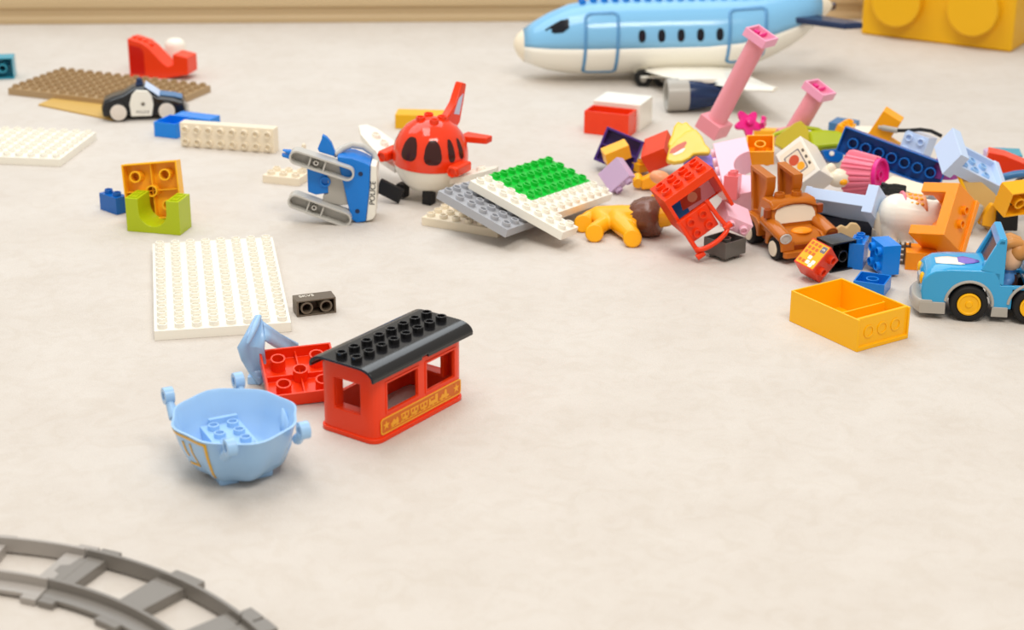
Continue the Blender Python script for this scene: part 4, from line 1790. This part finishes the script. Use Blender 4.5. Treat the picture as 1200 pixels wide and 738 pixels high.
# dark navy brick under that bed, biscuit, cream animal
single(brick_mb(4, 2, 19.2, studs=False), 'toy_brick', 'navy_grey', 'dark navy brick in shadow under the pale blue bed beside the tow truck', 'toy brick', (368, 1868, 0), -12)
cv = Zc(960, 260, 8.2)
m, p, M, f = slab_px(990, 282, 18, 15, [(130, 165), (160, 60), (210, 25), (260, 50), (300, 5), (360, 10), (400, 60), (395, 120), (330, 170), (220, 150)], 7, cv)
single(m, 'toy_biscuit', 'biscuit', 'tan lobed toy biscuit standing behind the black brick', 'toy food', p, M, bevel=2, seg=3)
t = thing('toy_animal_head', 'cream rounded toy piece with an orange tip behind the pale blue bed', 'toy piece', at(985, 222, 30) + Vector((0, 12, 0)), 0)
m = MB()
m.ball((0, 0, 10), (15, 11, 11))
m.ball((-10, 2, 20), (6, 5, 7))
m.build('body', 'cream', t, bevel=0)
MB().ball((3, -9, 8), (5, 4, 4)).build('tip', 'orange', t, bevel=0)

# black brick and two bright blue bricks
m = brick_mb(2, 2, 27, studs=False)
m.v = [Vector((p.x, p.y, p.z)) for p in m.v]
o = single(m, 'toy_brick', 'black', 'black brick on its side with one hollow tube facing the viewer', 'toy brick', (0, 0, 0), None)
o.matrix_world = Matrix.Translation((at(988, 319, 0) + Vector((0, 4, 16))) * MM) @ rot(('X', -90), ('Z', 28))
o = single(brick_mb(2, 2, 19.2), 'toy_brick', 'bright_blue', 'bright blue brick on its side with studs facing left, behind the small blue one', 'toy brick', (0, 0, 0), None)
o.matrix_world = Matrix.Translation(Vector((387, 1729, 3)) * MM) @ eu(-.3, 0, -76.9) @ Matrix.Translation((0, 9 * MM, 16 * MM)) @ Matrix.Rotation(R(90), 4, 'X')
single(brick_mb(1, 2, 28), 'toy_brick', 'mid_blue', 'blue brick standing between the black brick and the bright blue one', 'toy brick', at(1008, 316, 0) + Vector((0, 16, 0)), -20)
m = brick_mb(2, 2, 14)
o = single(m, 'toy_brick', 'mid_blue', 'small blue upside-down brick in front of the bright blue one', 'toy brick', (0, 0, 0), None)
o.matrix_world = Matrix.Translation(Vector((364, 1676, 0)) * MM) @ eu(0, 0, -24) @ Matrix.Translation((0, 0, 13.6 * MM)) @ Matrix.Rotation(R(180), 4, 'X')

# ================================================================ red calculator brick
t = thing('telephone_brick', 'red brick printed with a yellow number pad, propped against the tow truck', 'toy brick', (303.6, 1718, 22.5), eu(-101.6, 40.7, -147.7))
m = brick_mb(2, 2, 25.6, under=False, studs=False)
m.v = [Vector((p.x, p.y * .755, p.z)) for p in m.v]
m.studs(2, 1, 25.6)
m.build('body', 'red_orange', t, bevel=.7)
Fp = Matrix.Translation((0, -12.05, 0)) @ FRONT
pp = MB().prism(rrect(-14.5, 14.5, 1.2, 24.6, 1), 0, .3, Fp).build('number_pad', 'amber', t, bevel=0)
pp['label'] = 'yellow printed number pad'
for i in range(3):
    for j in range(3):
        MB().prism(rrect(-13 + i * 5.4, -9.2 + i * 5.4, 2.6 + j * 4.8, 6 + j * 4.8, .8), 0, .5, Fp).build('key', 'decal_orange', pp, bevel=0)
for j in range(2):
    MB().prism(rrect(8.6, 12.4, 2.6 + j * 4.8, 6 + j * 4.8, .8), 0, .5, Fp).build('key', 'decal_orange', pp, bevel=0)
MB().prism(rrect(-13, -5.5, 17.4, 23.6, .8), 0, .5, Fp).build('grey_key', 'decal_grey', pp, bevel=0)
for (x, z) in ((4.5, 13), (10, 14), (8, 20), (12.0, 19)):
    MB().prism(rrect(x - 2.4, x + 2.0, z - 2.2, z + 2.2, 1), 0, .5, Fp).build('white_key', 'white', pp, bevel=0)
text_part('key_digit', '5', 5, 'white', pp, Matrix.Translation((-9.2, -12.7, 20.6)) @ Matrix.Rotation(R(90), 4, 'X') @ Matrix.Rotation(R(180), 4, 'Z'))

# yellow drawer in front
drawer('yellow', 'big yellow open drawer with two compartments in front of the blue car', (321.2, 1568.9, 0), -57, 94, 65.7, 31.8, div=14)
yd = [o for o in bpy.data.objects if o.get('label', '').startswith('big yellow open drawer')][0]
m = MB()
for k in (-17, 0, 17):
    m.lathe([(6.4, -.2), (6.4, .9), (4.6, .9), (4.6, -.2)], 24, Matrix.Translation((94 / 2 - 2.4, k, 17)) @ Matrix.Rotation(R(90), 4, 'Y'), closed=True)
m.build('ring_relief', 'yellow', yd, bevel=.2, seg=1)

# ================================================================ brown tow truck
t = thing('tow_truck', 'brown toy tow truck with a pale windscreen and twin boom posts', 'toy truck', (298, 1804, 0), 20)
m = MB()
m.box(-19, 19, -42, 46, 9, 20)
m.build('chassis', 'truck_dark', t, bevel=1.5)
m = MB()
m.prism([(-10, 20), (-12, 34), (-6, 54), (-2, 57), (16, 57), (20, 50), (21, 20)], -23, 23, SIDE)
m.build('cab', 'truck_brown', t, bevel=2.5, seg=3)
m = MB()
for x in (-8.5, 8.5):
    m.stud(x, 8, 57, r=5, ri=3.4, h=5)
m.build('roof_stud', 'truck_brown', t, bevel=.3)
# windscreen with arched top, on the sloped front face
Mw = Matrix.Translation((0, -10.6, 33)) @ Matrix.Rotation(R(73.3), 4, 'X')
m = MB()
m.prism([(-20, .5), (20, .5), (20, 10), (17.5, 16), (10, 18.8), (0, 19.8), (-10, 18.8), (-17.5, 16), (-20, 10)], 0, 2.4, Mw)
ws = m.build('windscreen', 'cream', t, bevel=.5)
ws['label'] = 'pale plain windscreen'
m = MB()
m.prism([(-23, 16), (-16, 21.5), (0, 23.5), (16, 21.5), (23, 16), (19, 16.6), (10, 19.8), (0, 20.8), (-10, 19.8), (-19, 16.6)], 0, 6, Mw)
m.build('visor', 'truck_brown', t, bevel=.8)
for sx in (-1, 1):
    m = MB()
    m.prism([(-3, 33), (0, 46), (14, 46), (14, 33)], sx * 23 - .4, sx * 23 + .4, SIDE)
    m.build('side_window', 'light_grey', t, bevel=0)
    m = MB()
    m.cyl((sx * 26, -6, 40), (sx * 26, -6, 50), 3.6, n=16)
    m.build('mirror', 'truck_dark', t, bevel=1)
    # front wing: tube with lamp, arch below
    m = MB()
    m.tube([(sx * 22, 6, 34), (sx * 22.5, -14, 32.5), (sx * 23, -34, 29.5), (sx * 23, -42, 28)], [6.2, 7.0, 6.6, 6.4], 20)
    wg = m.build('front_wing', 'truck_brown', t, bevel=.8)
    m = MB()
    Ml = Matrix.Translation((sx * 23, -42.2, 28)) @ Matrix.Rotation(R(94), 4, 'X')
    m.lathe([(5.6, 0), (5.6, 1.6), (4.2, 1.8), (4.2, .6), (0, 1.2)] if sx < 0 else [(5.6, 0), (5.6, .4), (4.4, .4), (4.4, -3), (0, -3)], 20, Ml)
    m.build('lamp', 'light_grey' if sx < 0 else 'truck_dark', wg, bevel=.2)
    m = MB()
    po = [(-44, 14), (-43, 24), (-36, 29), (-6, 30), (-6, 12)] + [(-26 + 14.5 * math.cos(R(a)), 12.5 + 14.5 * math.sin(R(a))) for a in range(0, 181, 15)]
    m.prism(po, min(sx * 14, sx * 27), max(sx * 14, sx * 27), SIDE)
    m.build('wheel_arch', 'truck_brown', t, bevel=1.2)
    m = MB()
    po = [(12, 14), (12, 28), (20, 33), (44, 33), (49, 26), (50, 14)] + [(31 + 14.5 * math.cos(R(a)), 12.5 + 14.5 * math.sin(R(a))) for a in range(0, 181, 15)]
    m.prism(po, min(sx * 14, sx * 26), max(sx * 14, sx * 26), SIDE)
    m.build('rear_wing', 'truck_brown', t, bevel=1.2)
    for y in (-26, 31):
        m = MB()
        Mq = Matrix.Translation((sx * 21, y, 12.5)) @ Matrix.Rotation(R(90 * sx), 4, 'Y')
        m.lathe([(0, -6), (12.4, -6), (12.6, 5), (11, 6.4), (0, 6.4)], 28, Mq)
        wo = m.build('wheel', 'rubber', t, bevel=.6)
        m = MB()
        m.lathe([(8.6, 6), (8.2, 7.4), (4, 7.8), (0, 7.8)], 24, Mq)
        m.build('hub', 'cream', wo, bevel=.3)
    # boom post: tapering A frame
    m = MB()
    x0, x1 = min(sx * 9 - 2, sx * 18 - 2), max(sx * 9 - 2, sx * 18 - 2)
    out = [(52, 82), (12, 79), (12, 66), (27, 30), (44, 28)]
    inn = [(46, 77), (17, 74.5), (17, 69), (30, 38), (39, 36)]
    V2 = lambda P, x: [Vector((x, a_, b_)) for a_, b_ in P]
    m.loft([V2(out, x0), V2(out, x1), V2(inn, x1), V2(inn, x0)], closed=True)
    m.prism([(46.5, 77.5), (16.5, 75), (16.5, 68.5), (29.5, 37.5), (39.5, 35.5)], x0 + 3.2, x1 - 3.2, SIDE)
    m.build('boom_post', 'truck_brown', t, bevel=.8)
    if sx < 0:
        m = MB()
        m.prism([(0, 21), (10, 21), (10, 31), (2, 31)], -21.8, -21, SIDE)
        m.build('silver_patch', 'silver_grey', t, bevel=0)
m = MB()
m.box(-16, 16, 21, 47, 18, 30)
m.build('load_bed', 'truck_dark', t, bevel=1.2)
m = MB()
m.prism([(-42, 16), (-41, 22), (-32, 28), (-11, 31), (-11, 16)], -16, 16, SIDE)
m.build('bonnet', 'truck_brown', t, bevel=2)
m = MB()
m.ball((0, -26, 29), (10, 9, 3.4), 28, 12)
m.build('bonnet_scoop', 'deep_orange', t, bevel=0)
m = MB()
m.prism(rrect(-25, 25, -48, -40, 3.5), 7, 14)
m.build('bumper', 'truck_brown', t, bevel=1.2)
t.scale = (1.2, 1, 1)

# ================================================================ white toy horse
ho = at(1050, 290, 0) + Vector((0, 6, 0))


def hw(px, py, z, r, dy=0):
    p = at(px, py, z) - ho
    return (p.x, p.y + dy, p.z, r)


t = thing('toy_horse', 'white toy horse with a peach patterned saddle behind the orange open box', 'toy animal', ho, 0)
nodes = [hw(1052, 250, 40, 21.5), hw(1070, 252, 40, 20), hw(1092, 254, 40, 18), hw(1044, 264, 27, 12.5), hw(1042, 278, 14, 8), hw(1043, 291, 3, 8.5),
         hw(1060, 267, 26, 10), hw(1062, 280, 12, 7.5), hw(1063, 292, 3, 8), hw(1035, 250, 32, 6, -2), hw(1034, 268, 18, 7, -4), hw(1110, 244, 46, 12), hw(1094, 280, 8, 8)]
edges = [(0, 1), (1, 2), (0, 3), (3, 4), (4, 5), (0, 6), (6, 7), (7, 8), (2, 11), (2, 12)]
nn_ = [n for i, n in enumerate(nodes) if i not in (9, 10)]
mp_ = {i: k for k, i in enumerate([i for i in range(len(nodes)) if i not in (9, 10)])}
skin('body', nn_, [(mp_[a], mp_[b]) for a, b in edges], 'white', t)
m = MB()
m.tube([Vector(hw(1040, 239, 50, 0)[:3]), Vector(hw(1033, 252, 38, 0)[:3]), Vector(hw(1031, 266, 24, 0)[:3]), Vector(hw(1036, 282, 8, 0)[:3])], [4, 6, 7, 3], 16)
m.build('tail', 'cream', t, bevel=0)
m = MB()
rows = []
A = Vector(hw(1058, 250, 39, 0)[:3])
B = Vector(hw(1082, 253, 39, 0)[:3])
for i in range(9):
    c = A.lerp(B, i / 8)
    rows.append([c + Vector((0, -21.5 * math.cos(R(a)), 22 * math.sin(R(a)))) for a in range(30, 151, 10)])
m.sheet(rows)
sd = m.build('saddle_pad', 'peach', t, bevel=0, solid=2.2)
m = MB()
m.tube([A + Vector((-1, -22.5 * math.cos(R(a)), 23 * math.sin(R(a)))) for a in range(30, 151, 12)], 1.6, 8)
m.build('saddle_trim', 'rose', sd, bevel=0)
m = MB()
for i in range(3):
    for j, a in enumerate((48, 66, 84)):
        c = A.lerp(B, .25 + .25 * i) + Vector((0, -22.5 * math.cos(R(a)), 23 * math.sin(R(a))))
        m.ball(c, (2.2, 2.2, 1.6), 10, 6)
m.build('saddle_dots', 'decal_yellow', sd, bevel=0)

# ================================================================ orange open box with flanged front
t = thing('open_box', 'orange open-sided box with a flanged front, tipped in front of the white horse', 'toy part', (438.5, 1737, 30), eu(-40.2, -10.6, -41.9))
m = MB()
m.grid([-20.9, -18.5, 8, 18.5, 20.9], [-20.9, -12, 18.5, 20.9], [0, 3, 11, 49, 57, 60.6],
       lambda x, y, z: (x > 18.5 or z < 3 or z > 57 or y > 18.5) or (y < -12 and (x > 8 or z < 11 or z > 49)))
m.build('shell', 'deep_orange', t, bevel=1.0)
m = MB()
for y, z in ((2, 40), (2, 24)):
    m.lathe([(4.8, -.2), (4.8, 4), (3.3, 4), (3.3, .8), (0, .8)], 20, Matrix.Translation((20.9, y, z)) @ Matrix.Rotation(R(90), 4, 'Y'))
m.build('side_studs', 'deep_orange', t, bevel=.25)
m = MB()
m.box(18, 24, 17, 24, 0, 60)
m.build('rear_flange', 'deep_orange', t, bevel=.8)
single(MB().box(-13, 13, -2, 2, 0, 26), 'flat_tile', 'salmon', 'salmon pink flat tile inside the orange open box', 'toy brick', at(1082, 280, 24) + Vector((4, 16, 0)), eu(-20, -6, -35), bevel=.5)
single(brick_mb(2, 2, 19.2, studs=False), 'toy_brick', 'deep_orange', 'orange brick on the carpet under the orange open box', 'toy brick', at(1082, 318, 0) + Vector((0, 18, 0)), -10)
m = MB()
m.grid([-6, -4, -1, 1, 4, 6], [-2, 2], [0, 3, 6, 9, 12, 15, 18, 21, 24], lambda x, y, z: 4 < abs(x) or abs(x) < 1 or int(z / 3) % 2 == 0)
single(m, 'toy_ladder', 'taupe', 'small dark lattice piece standing between the blue brick and the orange brick', 'toy part', at(1061, 313, 0) + Vector((0, 10, 0)), -10, bevel=.3)

# white tile on top, black tangle, plum cone, tan panel
single(MB().box(-24, 24, -15, 15, 0, 9.6), 'flat_tile', 'cream', 'cream flat tile lying between the cupcake and the orange open box', 'toy brick', at(1062, 226, 34), eu(6, 6, -32), bevel=.6)
t = thing('toy_hair', 'black tangled toy hair piece behind the white horse', 'toy part', at(1050, 238, 36) + Vector((-4, 26, 0)), 0)
m = MB()
for k in range(4):
    m.tube([(-20 + 4 * k, -2, 2 + 4 * k), (-8 + 2 * k, -7, 7 + 2 * k), (6, -5, 4 + 3 * k), (18, -2, 1 + 3 * k)], 3.2, 8)
m.build('strands', 'black', t, bevel=0)
single(MB().lathe([(0, 0), (17, 0), (16, 10), (10, 24), (4, 29), (0, 30)], 28), 'dome_piece', 'plum', 'plum dome piece between the royal blue brick and the tan panel', 'toy piece', at(1112, 212, 24) + Vector((0, 20, 0)), 0, bevel=.5)
cv = Zc(1085, 140, 7.383)
m, p, M, f = slab_px(1145, 232, 34, 20, [(250, 405), (400, 470), (600, 640), (640, 740), (655, 860), (600, 990), (470, 900), (390, 745), (310, 560)], 7, cv)
t = thing('panel_piece', 'tan flat panel with a yellow edge standing under the tilted pale blue bed', 'toy piece', p, M)
m.build('panel', 'tan', t, bevel=.8)
m = MB()
P = [Vector((*f(*cv(*q)), 1)) for q in [(250, 405), (310, 560), (390, 745), (470, 900)]]
m.tube(P, 2.2, 8)
m.build('yellow_edge', 'yellow', t, bevel=0)

# things cut off by the right edge
single(brick_mb(2, 2, 29, studs=False), 'toy_brick', 'teal', 'teal blue brick peeking over the tilted pale blue bed near the right edge', 'toy brick', at(1178, 204, 0), -8)
single(MB().prism(rrect(-16, 16, -10, 10, 5), 0, 21), 'rounded_tile', 'lavender', 'lavender rounded tile at the back of the heap near the right edge', 'toy brick', at(1167, 194, 0), eu(0, 0, 10), bevel=2)
single(MB().prism([(-22, 0), (26, 0), (26, 16), (-4, 22), (-22, 22)], -12, 12, FRONT), 'slope_brick', 'red', 'red slope brick below the teal brick near the right edge', 'toy brick', at(1182, 208, 34) + Vector((0, 26, 0)), rot(('Y', 8), ('Z', -14)), bevel=.8)
m = MB()
m.tube([(-22, 0, 0), (-10, -3, 6), (4, -4, 10), (20, -4, 12), (36, -2, 12)], 4.5, 12)
single(m, 'curved_rail', 'steel_blue', 'steel blue curved rail piece at the right edge', 'toy part', at(1188, 219, 30) + Vector((0, 20, 0)), 0, bevel=0)
t = thing('wheel_toy', 'black toy wheel with a ribbed grey rim cut off by the right edge', 'toy part', at(1202, 228, 34) + Vector((0, 6, 0)), rot(('X', 70), ('Z', 30)))
m = MB()
m.lathe([(10, -5), (17, -5), (18, -3), (18, 3), (17, 5), (10, 5)], 36, closed=True)
m.build('tyre', 'rubber', t, bevel=.6)
m = MB()
m.lathe([(15.5, 4.6), (16.5, 7), (12, 7), (10, 4)], 60, closed=True, rfn=lambda r, z, a: r * (1 + .05 * (1 if math.cos(20 * a) > 0 else -1)))
m.build('ribbed_rim', 'light_grey', t, bevel=.3)
m = brick_mb(2, 2, 22)
o = single(m, 'toy_brick', 'amber', 'amber yellow brick above the driver of the blue car at the right edge', 'toy brick', (0, 0, 0), None, bevel=.6)
o.matrix_world = Matrix.Translation((at(1197, 246, 44) + Vector((4, 20, 0))) * MM) @ rot(('X', -70), ('Z', 22))
single(MB().prism([(-8, 0), (8, 0), (10, 10), (4, 26), (-4, 26), (-10, 12)], -5, 5, FRONT), 'hook_piece', 'amber', 'small amber hook-shaped piece behind the windscreen of the blue car', 'toy piece', at(1166, 278, 8) + Vector((2, 40, 0)), rot(('Y', 10)), bevel=1.5)
single(MB().prism([(-9, 0), (14, 0), (12, 34), (-2, 42), (-10, 20)], -6, 6, FRONT), 'wedge_piece', 'matt_black', 'black wedge behind the head of the driver', 'toy piece', at(1182, 284, 6) + Vector((6, 44, 0)), 0, bevel=1.5)
single(MB().lathe([(0, 0), (9, 0), (9, 30), (7, 33), (0, 34)], 24), 'round_peg', 'silver_grey', 'silver grey round peg between the orange open box and the blue car', 'toy brick', at(1139, 285, 4) + Vector((2, 46, 0)), rot(('Y', 22)), bevel=.5)

# ================================================================ blue car with driver
cp0 = at(1133, 376, 0)
t = thing('toy_car', 'bright blue toy car with yellow wheel hubs at the right edge', 'toy car', cp0, -8)
WB = 59.0
D = 54.0


def wheel_cut(cx, r, a0=0, a1=180, n=14):
    return [(cx + r * math.cos(R(a0 + (a1 - a0) * i / n)), 18 + r * math.sin(R(a0 + (a1 - a0) * i / n))) for i in range(n + 1)]


def body_loft(poly, y0, y1, rnd, name, mat, bevel=1.5):
    """side outline swept across the car with rounded shoulders"""
    m = MB()
    rings = []
    n = 10
    zmax = max(z for x, z in poly)
    cx = sum(x for x, z in poly) / len(poly)
    for i in range(n + 1):
        u = -1 + 2 * i / n
        e = abs(u) ** 5
        rings.append([Vector((x, y0 + (y1 - y0) * (u + 1) / 2, z - (rnd * e if z > 46 else 0))) for x, z in poly])
    m.loft(rings)
    return m.build(name, mat, t, bevel=bevel, seg=3)


front = [(-44, 16), (-46, 26), (-45, 40), (-41, 48), (-34, 52.5), (-20, 54), (4, 55), (12, 55), (24, 55), (28, 50), (28, 16)] + [q_ for q_ in wheel_cut(0, 21.5) if q_[0] < 27.9]
front = [(-44, 18), (-46, 28), (-45, 40), (-41, 48), (-34, 52.5), (-20, 54.5), (4, 55), (28, 55), (28, 14), (21.5, 14)] + wheel_cut(0, 21.5) + [(-21.5, 14), (-43, 14)]
body_loft(front, 0, D, 3.5, 'front_body', 'car_blue', 1.6)
rear = [(50, 14), (50, 50), (56, 62), (80, 62), (100, 58), (102, 14), (WB + 21.5, 14)] + wheel_cut(WB, 21.5)[0:0] + [(WB + 21.5 - 43 * 0, 14)]
rear = [(52, 34), (52, 52), (57, 62), (84, 62), (100, 56), (102, 14), (81, 14)] + [q_ for q_ in wheel_cut(WB, 21.5) if q_[0] > 52]
body_loft(rear, 0, D, 2, 'rear_body', 'car_blue', 1.6)
for y in (0, D - 4):
    m = MB()
    m.box(26, 40, y, y + 4, 14, 38)
    m.box(38, 53, y, y + 4, 34, 38)
    m.build('sill', 'car_blue', t, bevel=1)
    # windscreen side plate
    m = MB()
    m.prism([(8, 52), (23, 84), (30, 84), (31, 38), (28, 38), (20, 50)], -y - 5, -y, FRONT)
    m.build('windscreen_post', 'car_blue', t, bevel=1.6, seg=3)
m = MB()
m.prism([(19.5, 78), (23.5, 85.5), (30, 85.5), (29, 78)], -D, 0, FRONT)
m.build('windscreen_top', 'car_blue', t, bevel=1.6, seg=3)
m = MB()
m.prism([(13, 54), (24, 79), (25.5, 79), (15, 54)], -D + 5, -5, FRONT)
shade_pane = m.build('windscreen', 'navy_grey', t, bevel=0)  # dark navy pane added for the darkness seen through the open windscreen frame
m = MB()
m.box(27, 53, 4, D - 4, 10, 12.5)
m.build('cockpit_floor', 'matt_black', t, bevel=.5)
# grey skirt with arches and bumper
for y in (-1.2, D - 1.0):
    for nm, po in (('skirt', [(-46, 6), (-47, 12), (-46, 18), (-22, 18), (-21.6, 6)]), ('skirt', [(21.6, 6), (22, 16), (WB - 22, 16), (WB - 21.6, 6)]),
                   ('skirt', [(WB + 21.6, 6), (WB + 22, 16), (102, 16), (102, 6)])):
        m = MB()
        m.prism(po, -y - 2.2, -y, FRONT)
        m.build(nm, 'silver_grey', t, bevel=.6)
    for cx in (0, WB):
        m = MB()
        m.tube([(cx + 22.3 * math.cos(R(a)), y + 1.1, 18 + 22.3 * math.sin(R(a))) for a in range(-4, 185, 9)], 1.5, 8)
        m.build('arch_rim', 'silver_grey', t, bevel=0)
m = MB()
n = 12
rings = []
for i in range(n + 1):
    u = -1 + 2 * i / n
    bx = -46 - 7 * (1 - abs(u) ** 2.6)
    y = D / 2 + u * (D / 2 + 1)
    rings.append([Vector((bx + a, y, z)) for a, z in ((12, 6), (1, 6), (-1, 10), (-1, 17), (1, 20), (12, 20))])
m.loft(rings)
m.build('bumper', 'silver_grey', t, bevel=1.2)
for x in (0, WB):
    for y, s_ in ((5, 1), (D - 5, -1)):
        m = MB()
        Mq = Matrix.Translation((x, y, 18)) @ Matrix.Rotation(R(90 * s_), 4, 'X')
        m.lathe([(0, -9), (17, -9), (18, -7), (18, 6), (16.5, 8), (12.5, 8), (11.5, 6.5), (0, 6.5)], 40, Mq)
        wo = m.build('wheel', 'rubber', t, bevel=.6)
        m = MB()
        m.lathe([(11.4, 6), (11.2, 8.2), (9.5, 8.6), (8.6, 7.6), (3.5, 7.6), (3, 8.6), (0, 8.6)], 32, Mq)
        m.build('hub', 'yellow', wo, bevel=.3)
for y in (11, D - 11):
    m = MB()
    m.ball((-45, y, 38), (2.6, 5, 6.2), 18, 10)
    m.build('headlamp', 'yellow', t, bevel=0)
m = MB()
m.box(-47.5, -44, 20, D - 20, 28, 38)
m.build('grille', 'silver_grey', t, bevel=.8)


def hood(x, y):
    z = 54.5 + (x + 20) * (2 / 14 if x < -20 else .5 / 24)
    return Vector((x, y, z + .35 - 3.5 * abs(2 * y / D - 1) ** 5))


m = MB()
m.sheet([[hood(x, a + (b - a) * k / 6) for k in range(7)] for x, a, b in ((-33, 14, 30), (-26, 11, 31), (-20, 9, 30), (-10, 8, 27), (-6, 9, 24))])
st_ = m.build('bonnet_sticker', 'white', t, bevel=0, solid=.4)
st_['label'] = 'white and lilac sticker'
m = MB()
m.sheet([[hood(x, a + (b - a) * k / 6) + Vector((0, 0, .15)) for k in range(7)] for x, a, b in ((-12, 14, 28), (-6, 10, 31), (2, 12, 26), (8, 16, 20))])
m.build('sticker_patch', 'violet', st_, bevel=0, solid=.4)
m = MB()
m.ball((14, 9, 56), (4, 4, 4), 18, 10)
m.build('side_lamp', 'car_blue', t, bevel=0)

# toy driver
dvp = Matrix.Translation(cp0 * MM) @ Matrix.Rotation(R(-8), 4, 'Z') @ Matrix.Translation((38 * MM, 26 * MM, 13.5 * MM))
t = thing('toy_figure', 'toy figure with swept brown hair, blue sleeves and dark vest driving the blue car', 'toy figure', (0, 0, 0), None)
t.matrix_world = dvp
nodes = [(0, 0, 9, 8), (0, 0, 15, 9), (0, 0, 24, 9), (0, 0, 31, 6.5), (0, 0, 38, 8),
         (-1, -11, 24, 4.8), (-5, -14, 19, 4.0), (-7, -12, 17, 3.6), (-1, 11, 24, 4.8), (-5, 14, 19, 4.0), (-7, 12, 17, 3.6), (-3, -5, 7, 5), (-3, 5, 7, 5)]
edges = [(0, 1), (1, 2), (2, 3), (3, 4), (2, 5), (5, 6), (6, 7), (2, 8), (8, 9), (9, 10), (0, 11), (0, 12)]
skin('body', nodes, edges, 'sleeve_blue', t)
m = MB()
m.lathe([(0, 1), (10.6, 1), (11.4, 12), (10, 25), (7, 30), (0, 30.5)], 28, Matrix.Scale(.95, 4, (1, 0, 0)))
m.build('vest', 'vest_brown', t, bevel=.4)
for sy in (-1, 1):
    m = MB()
    m.ball((-8.5, sy * 12, 22), (3.2, 3.4, 3.6), 16, 10)
    m.build('hand', 'skin', t, bevel=0)
m = MB()
m.lathe([(0, 33), (6, 33), (10.8, 37), (12.2, 43), (12.2, 50), (10, 57), (5, 60), (0, 61)], 32)
m.ball((-12.2, 0, 45), (2, 2, 2.2), 12, 8)
hd = m.build('head', 'skin', t, bevel=0)
m = MB()
# hair: cap with a swept fringe
m.ball((5.5, 0, 52.5), (11.5, 13.4, 11.2), 32, 18)
m.build('hair', 'hair_brown', hd, bevel=0)
for k, (y, r) in enumerate(((-9, 5), (-3, 5.6), (4, 5.4), (10, 4.6))):
    m = MB()
    m.tube([(8, y * .6, 61), (-1, y * .9, 62.5), (-6.5, y, 60.5), (-9.5, y * 1.05, 57)], [r * .7, r, r * .9, r * .35], 12)
    m.build('hair_lock', 'hair_brown', hd, bevel=0)
for sy in (-1, 1):
    m = MB()
    m.ball((-11.4, sy * 4.6, 48.5), (1.1, 1.5, 2.0), 12, 8)
    m.build('eye', 'black', hd, bevel=0)
m = MB()
m.tube([(-11.6, -3.5, 40.5), (-12.2, 0, 39.6), (-11.6, 3.5, 40.5)], .7, 8)
m.build('mouth', 'decal_red', hd, bevel=0)

WORLD_S = 0.5
EXPOSURE = 0.14
LIGHTS = [
    ('ceiling_lamp', (-0.5, 1.7, 2.7), (-0.1, 1.7, 0), 1.5, 0.8, 22, (1.0, 0.985, 0.97)),
    ('ceiling_lamp', (0.6, 0.1, 2.6), (0.2, 1.5, 0), 1.4, 0.7, 38, (1.0, 0.95, 0.88)),
    ('window_daylight', (-0.5, 2.86, 1.7), (0, 1.7, 0), 2.6, 1.2, 21, (0.87, 0.945, 1.0)),
]

# ================================================================ camera and light
cam = bpy.data.cameras.new('camera')
cam.sensor_width = 36.0
cam.lens = FPX / 1200.0 * 36.0
cam.clip_start = 0.05
cam.clip_end = 50
cam.dof.use_dof = True
cam.dof.focus_distance = 1.68
cam.dof.aperture_fstop = 6.8
co = bpy.data.objects.new('camera', cam)
COL.objects.link(co)
c, s = math.cos(PITCH), math.sin(PITCH)
Fw = Vector((0, c, -s))
Up = Vector((0, s, c))
Rt = Vector((1, 0, 0))
cr, sr = math.cos(ROLL), math.sin(ROLL)
R2 = Rt * cr + Up * sr
U2 = Up * cr - Rt * sr
Mc = Matrix((R2, U2, -Fw)).transposed().to_4x4()
Mc.translation = (0, 0, CAM_H * MM)
co.matrix_world = Mc
scene.camera = co

w = bpy.data.worlds.new('room_light')
scene.world = w
w.use_nodes = True
bg = w.node_tree.nodes['Background']
bg.inputs['Color'].default_value = (1.0, 0.94, 0.85, 1)
bg.inputs['Strength'].default_value = WORLD_S


def area(name, loc, target, size, size_y, power, col):
    l = bpy.data.lights.new(name, 'AREA')
    l.shape = 'RECTANGLE'
    l.size, l.size_y = size, size_y
    l.energy = power
    l.color = col
    o = bpy.data.objects.new(name, l)
    COL.objects.link(o)
    o.location = loc
    o.rotation_euler = (Vector(target) - Vector(loc)).to_track_quat('-Z', 'Y').to_euler()
    return o


for a in [q for q in LIGHTS if q[5] > 0]:
    area(*a)

vs = scene.view_settings
scene.display_settings.display_device = 'sRGB'
vs.view_transform = 'Standard'
vs.look = 'None'
vs.exposure = EXPOSURE
vs.gamma = 1
vs.use_curve_mapping = False
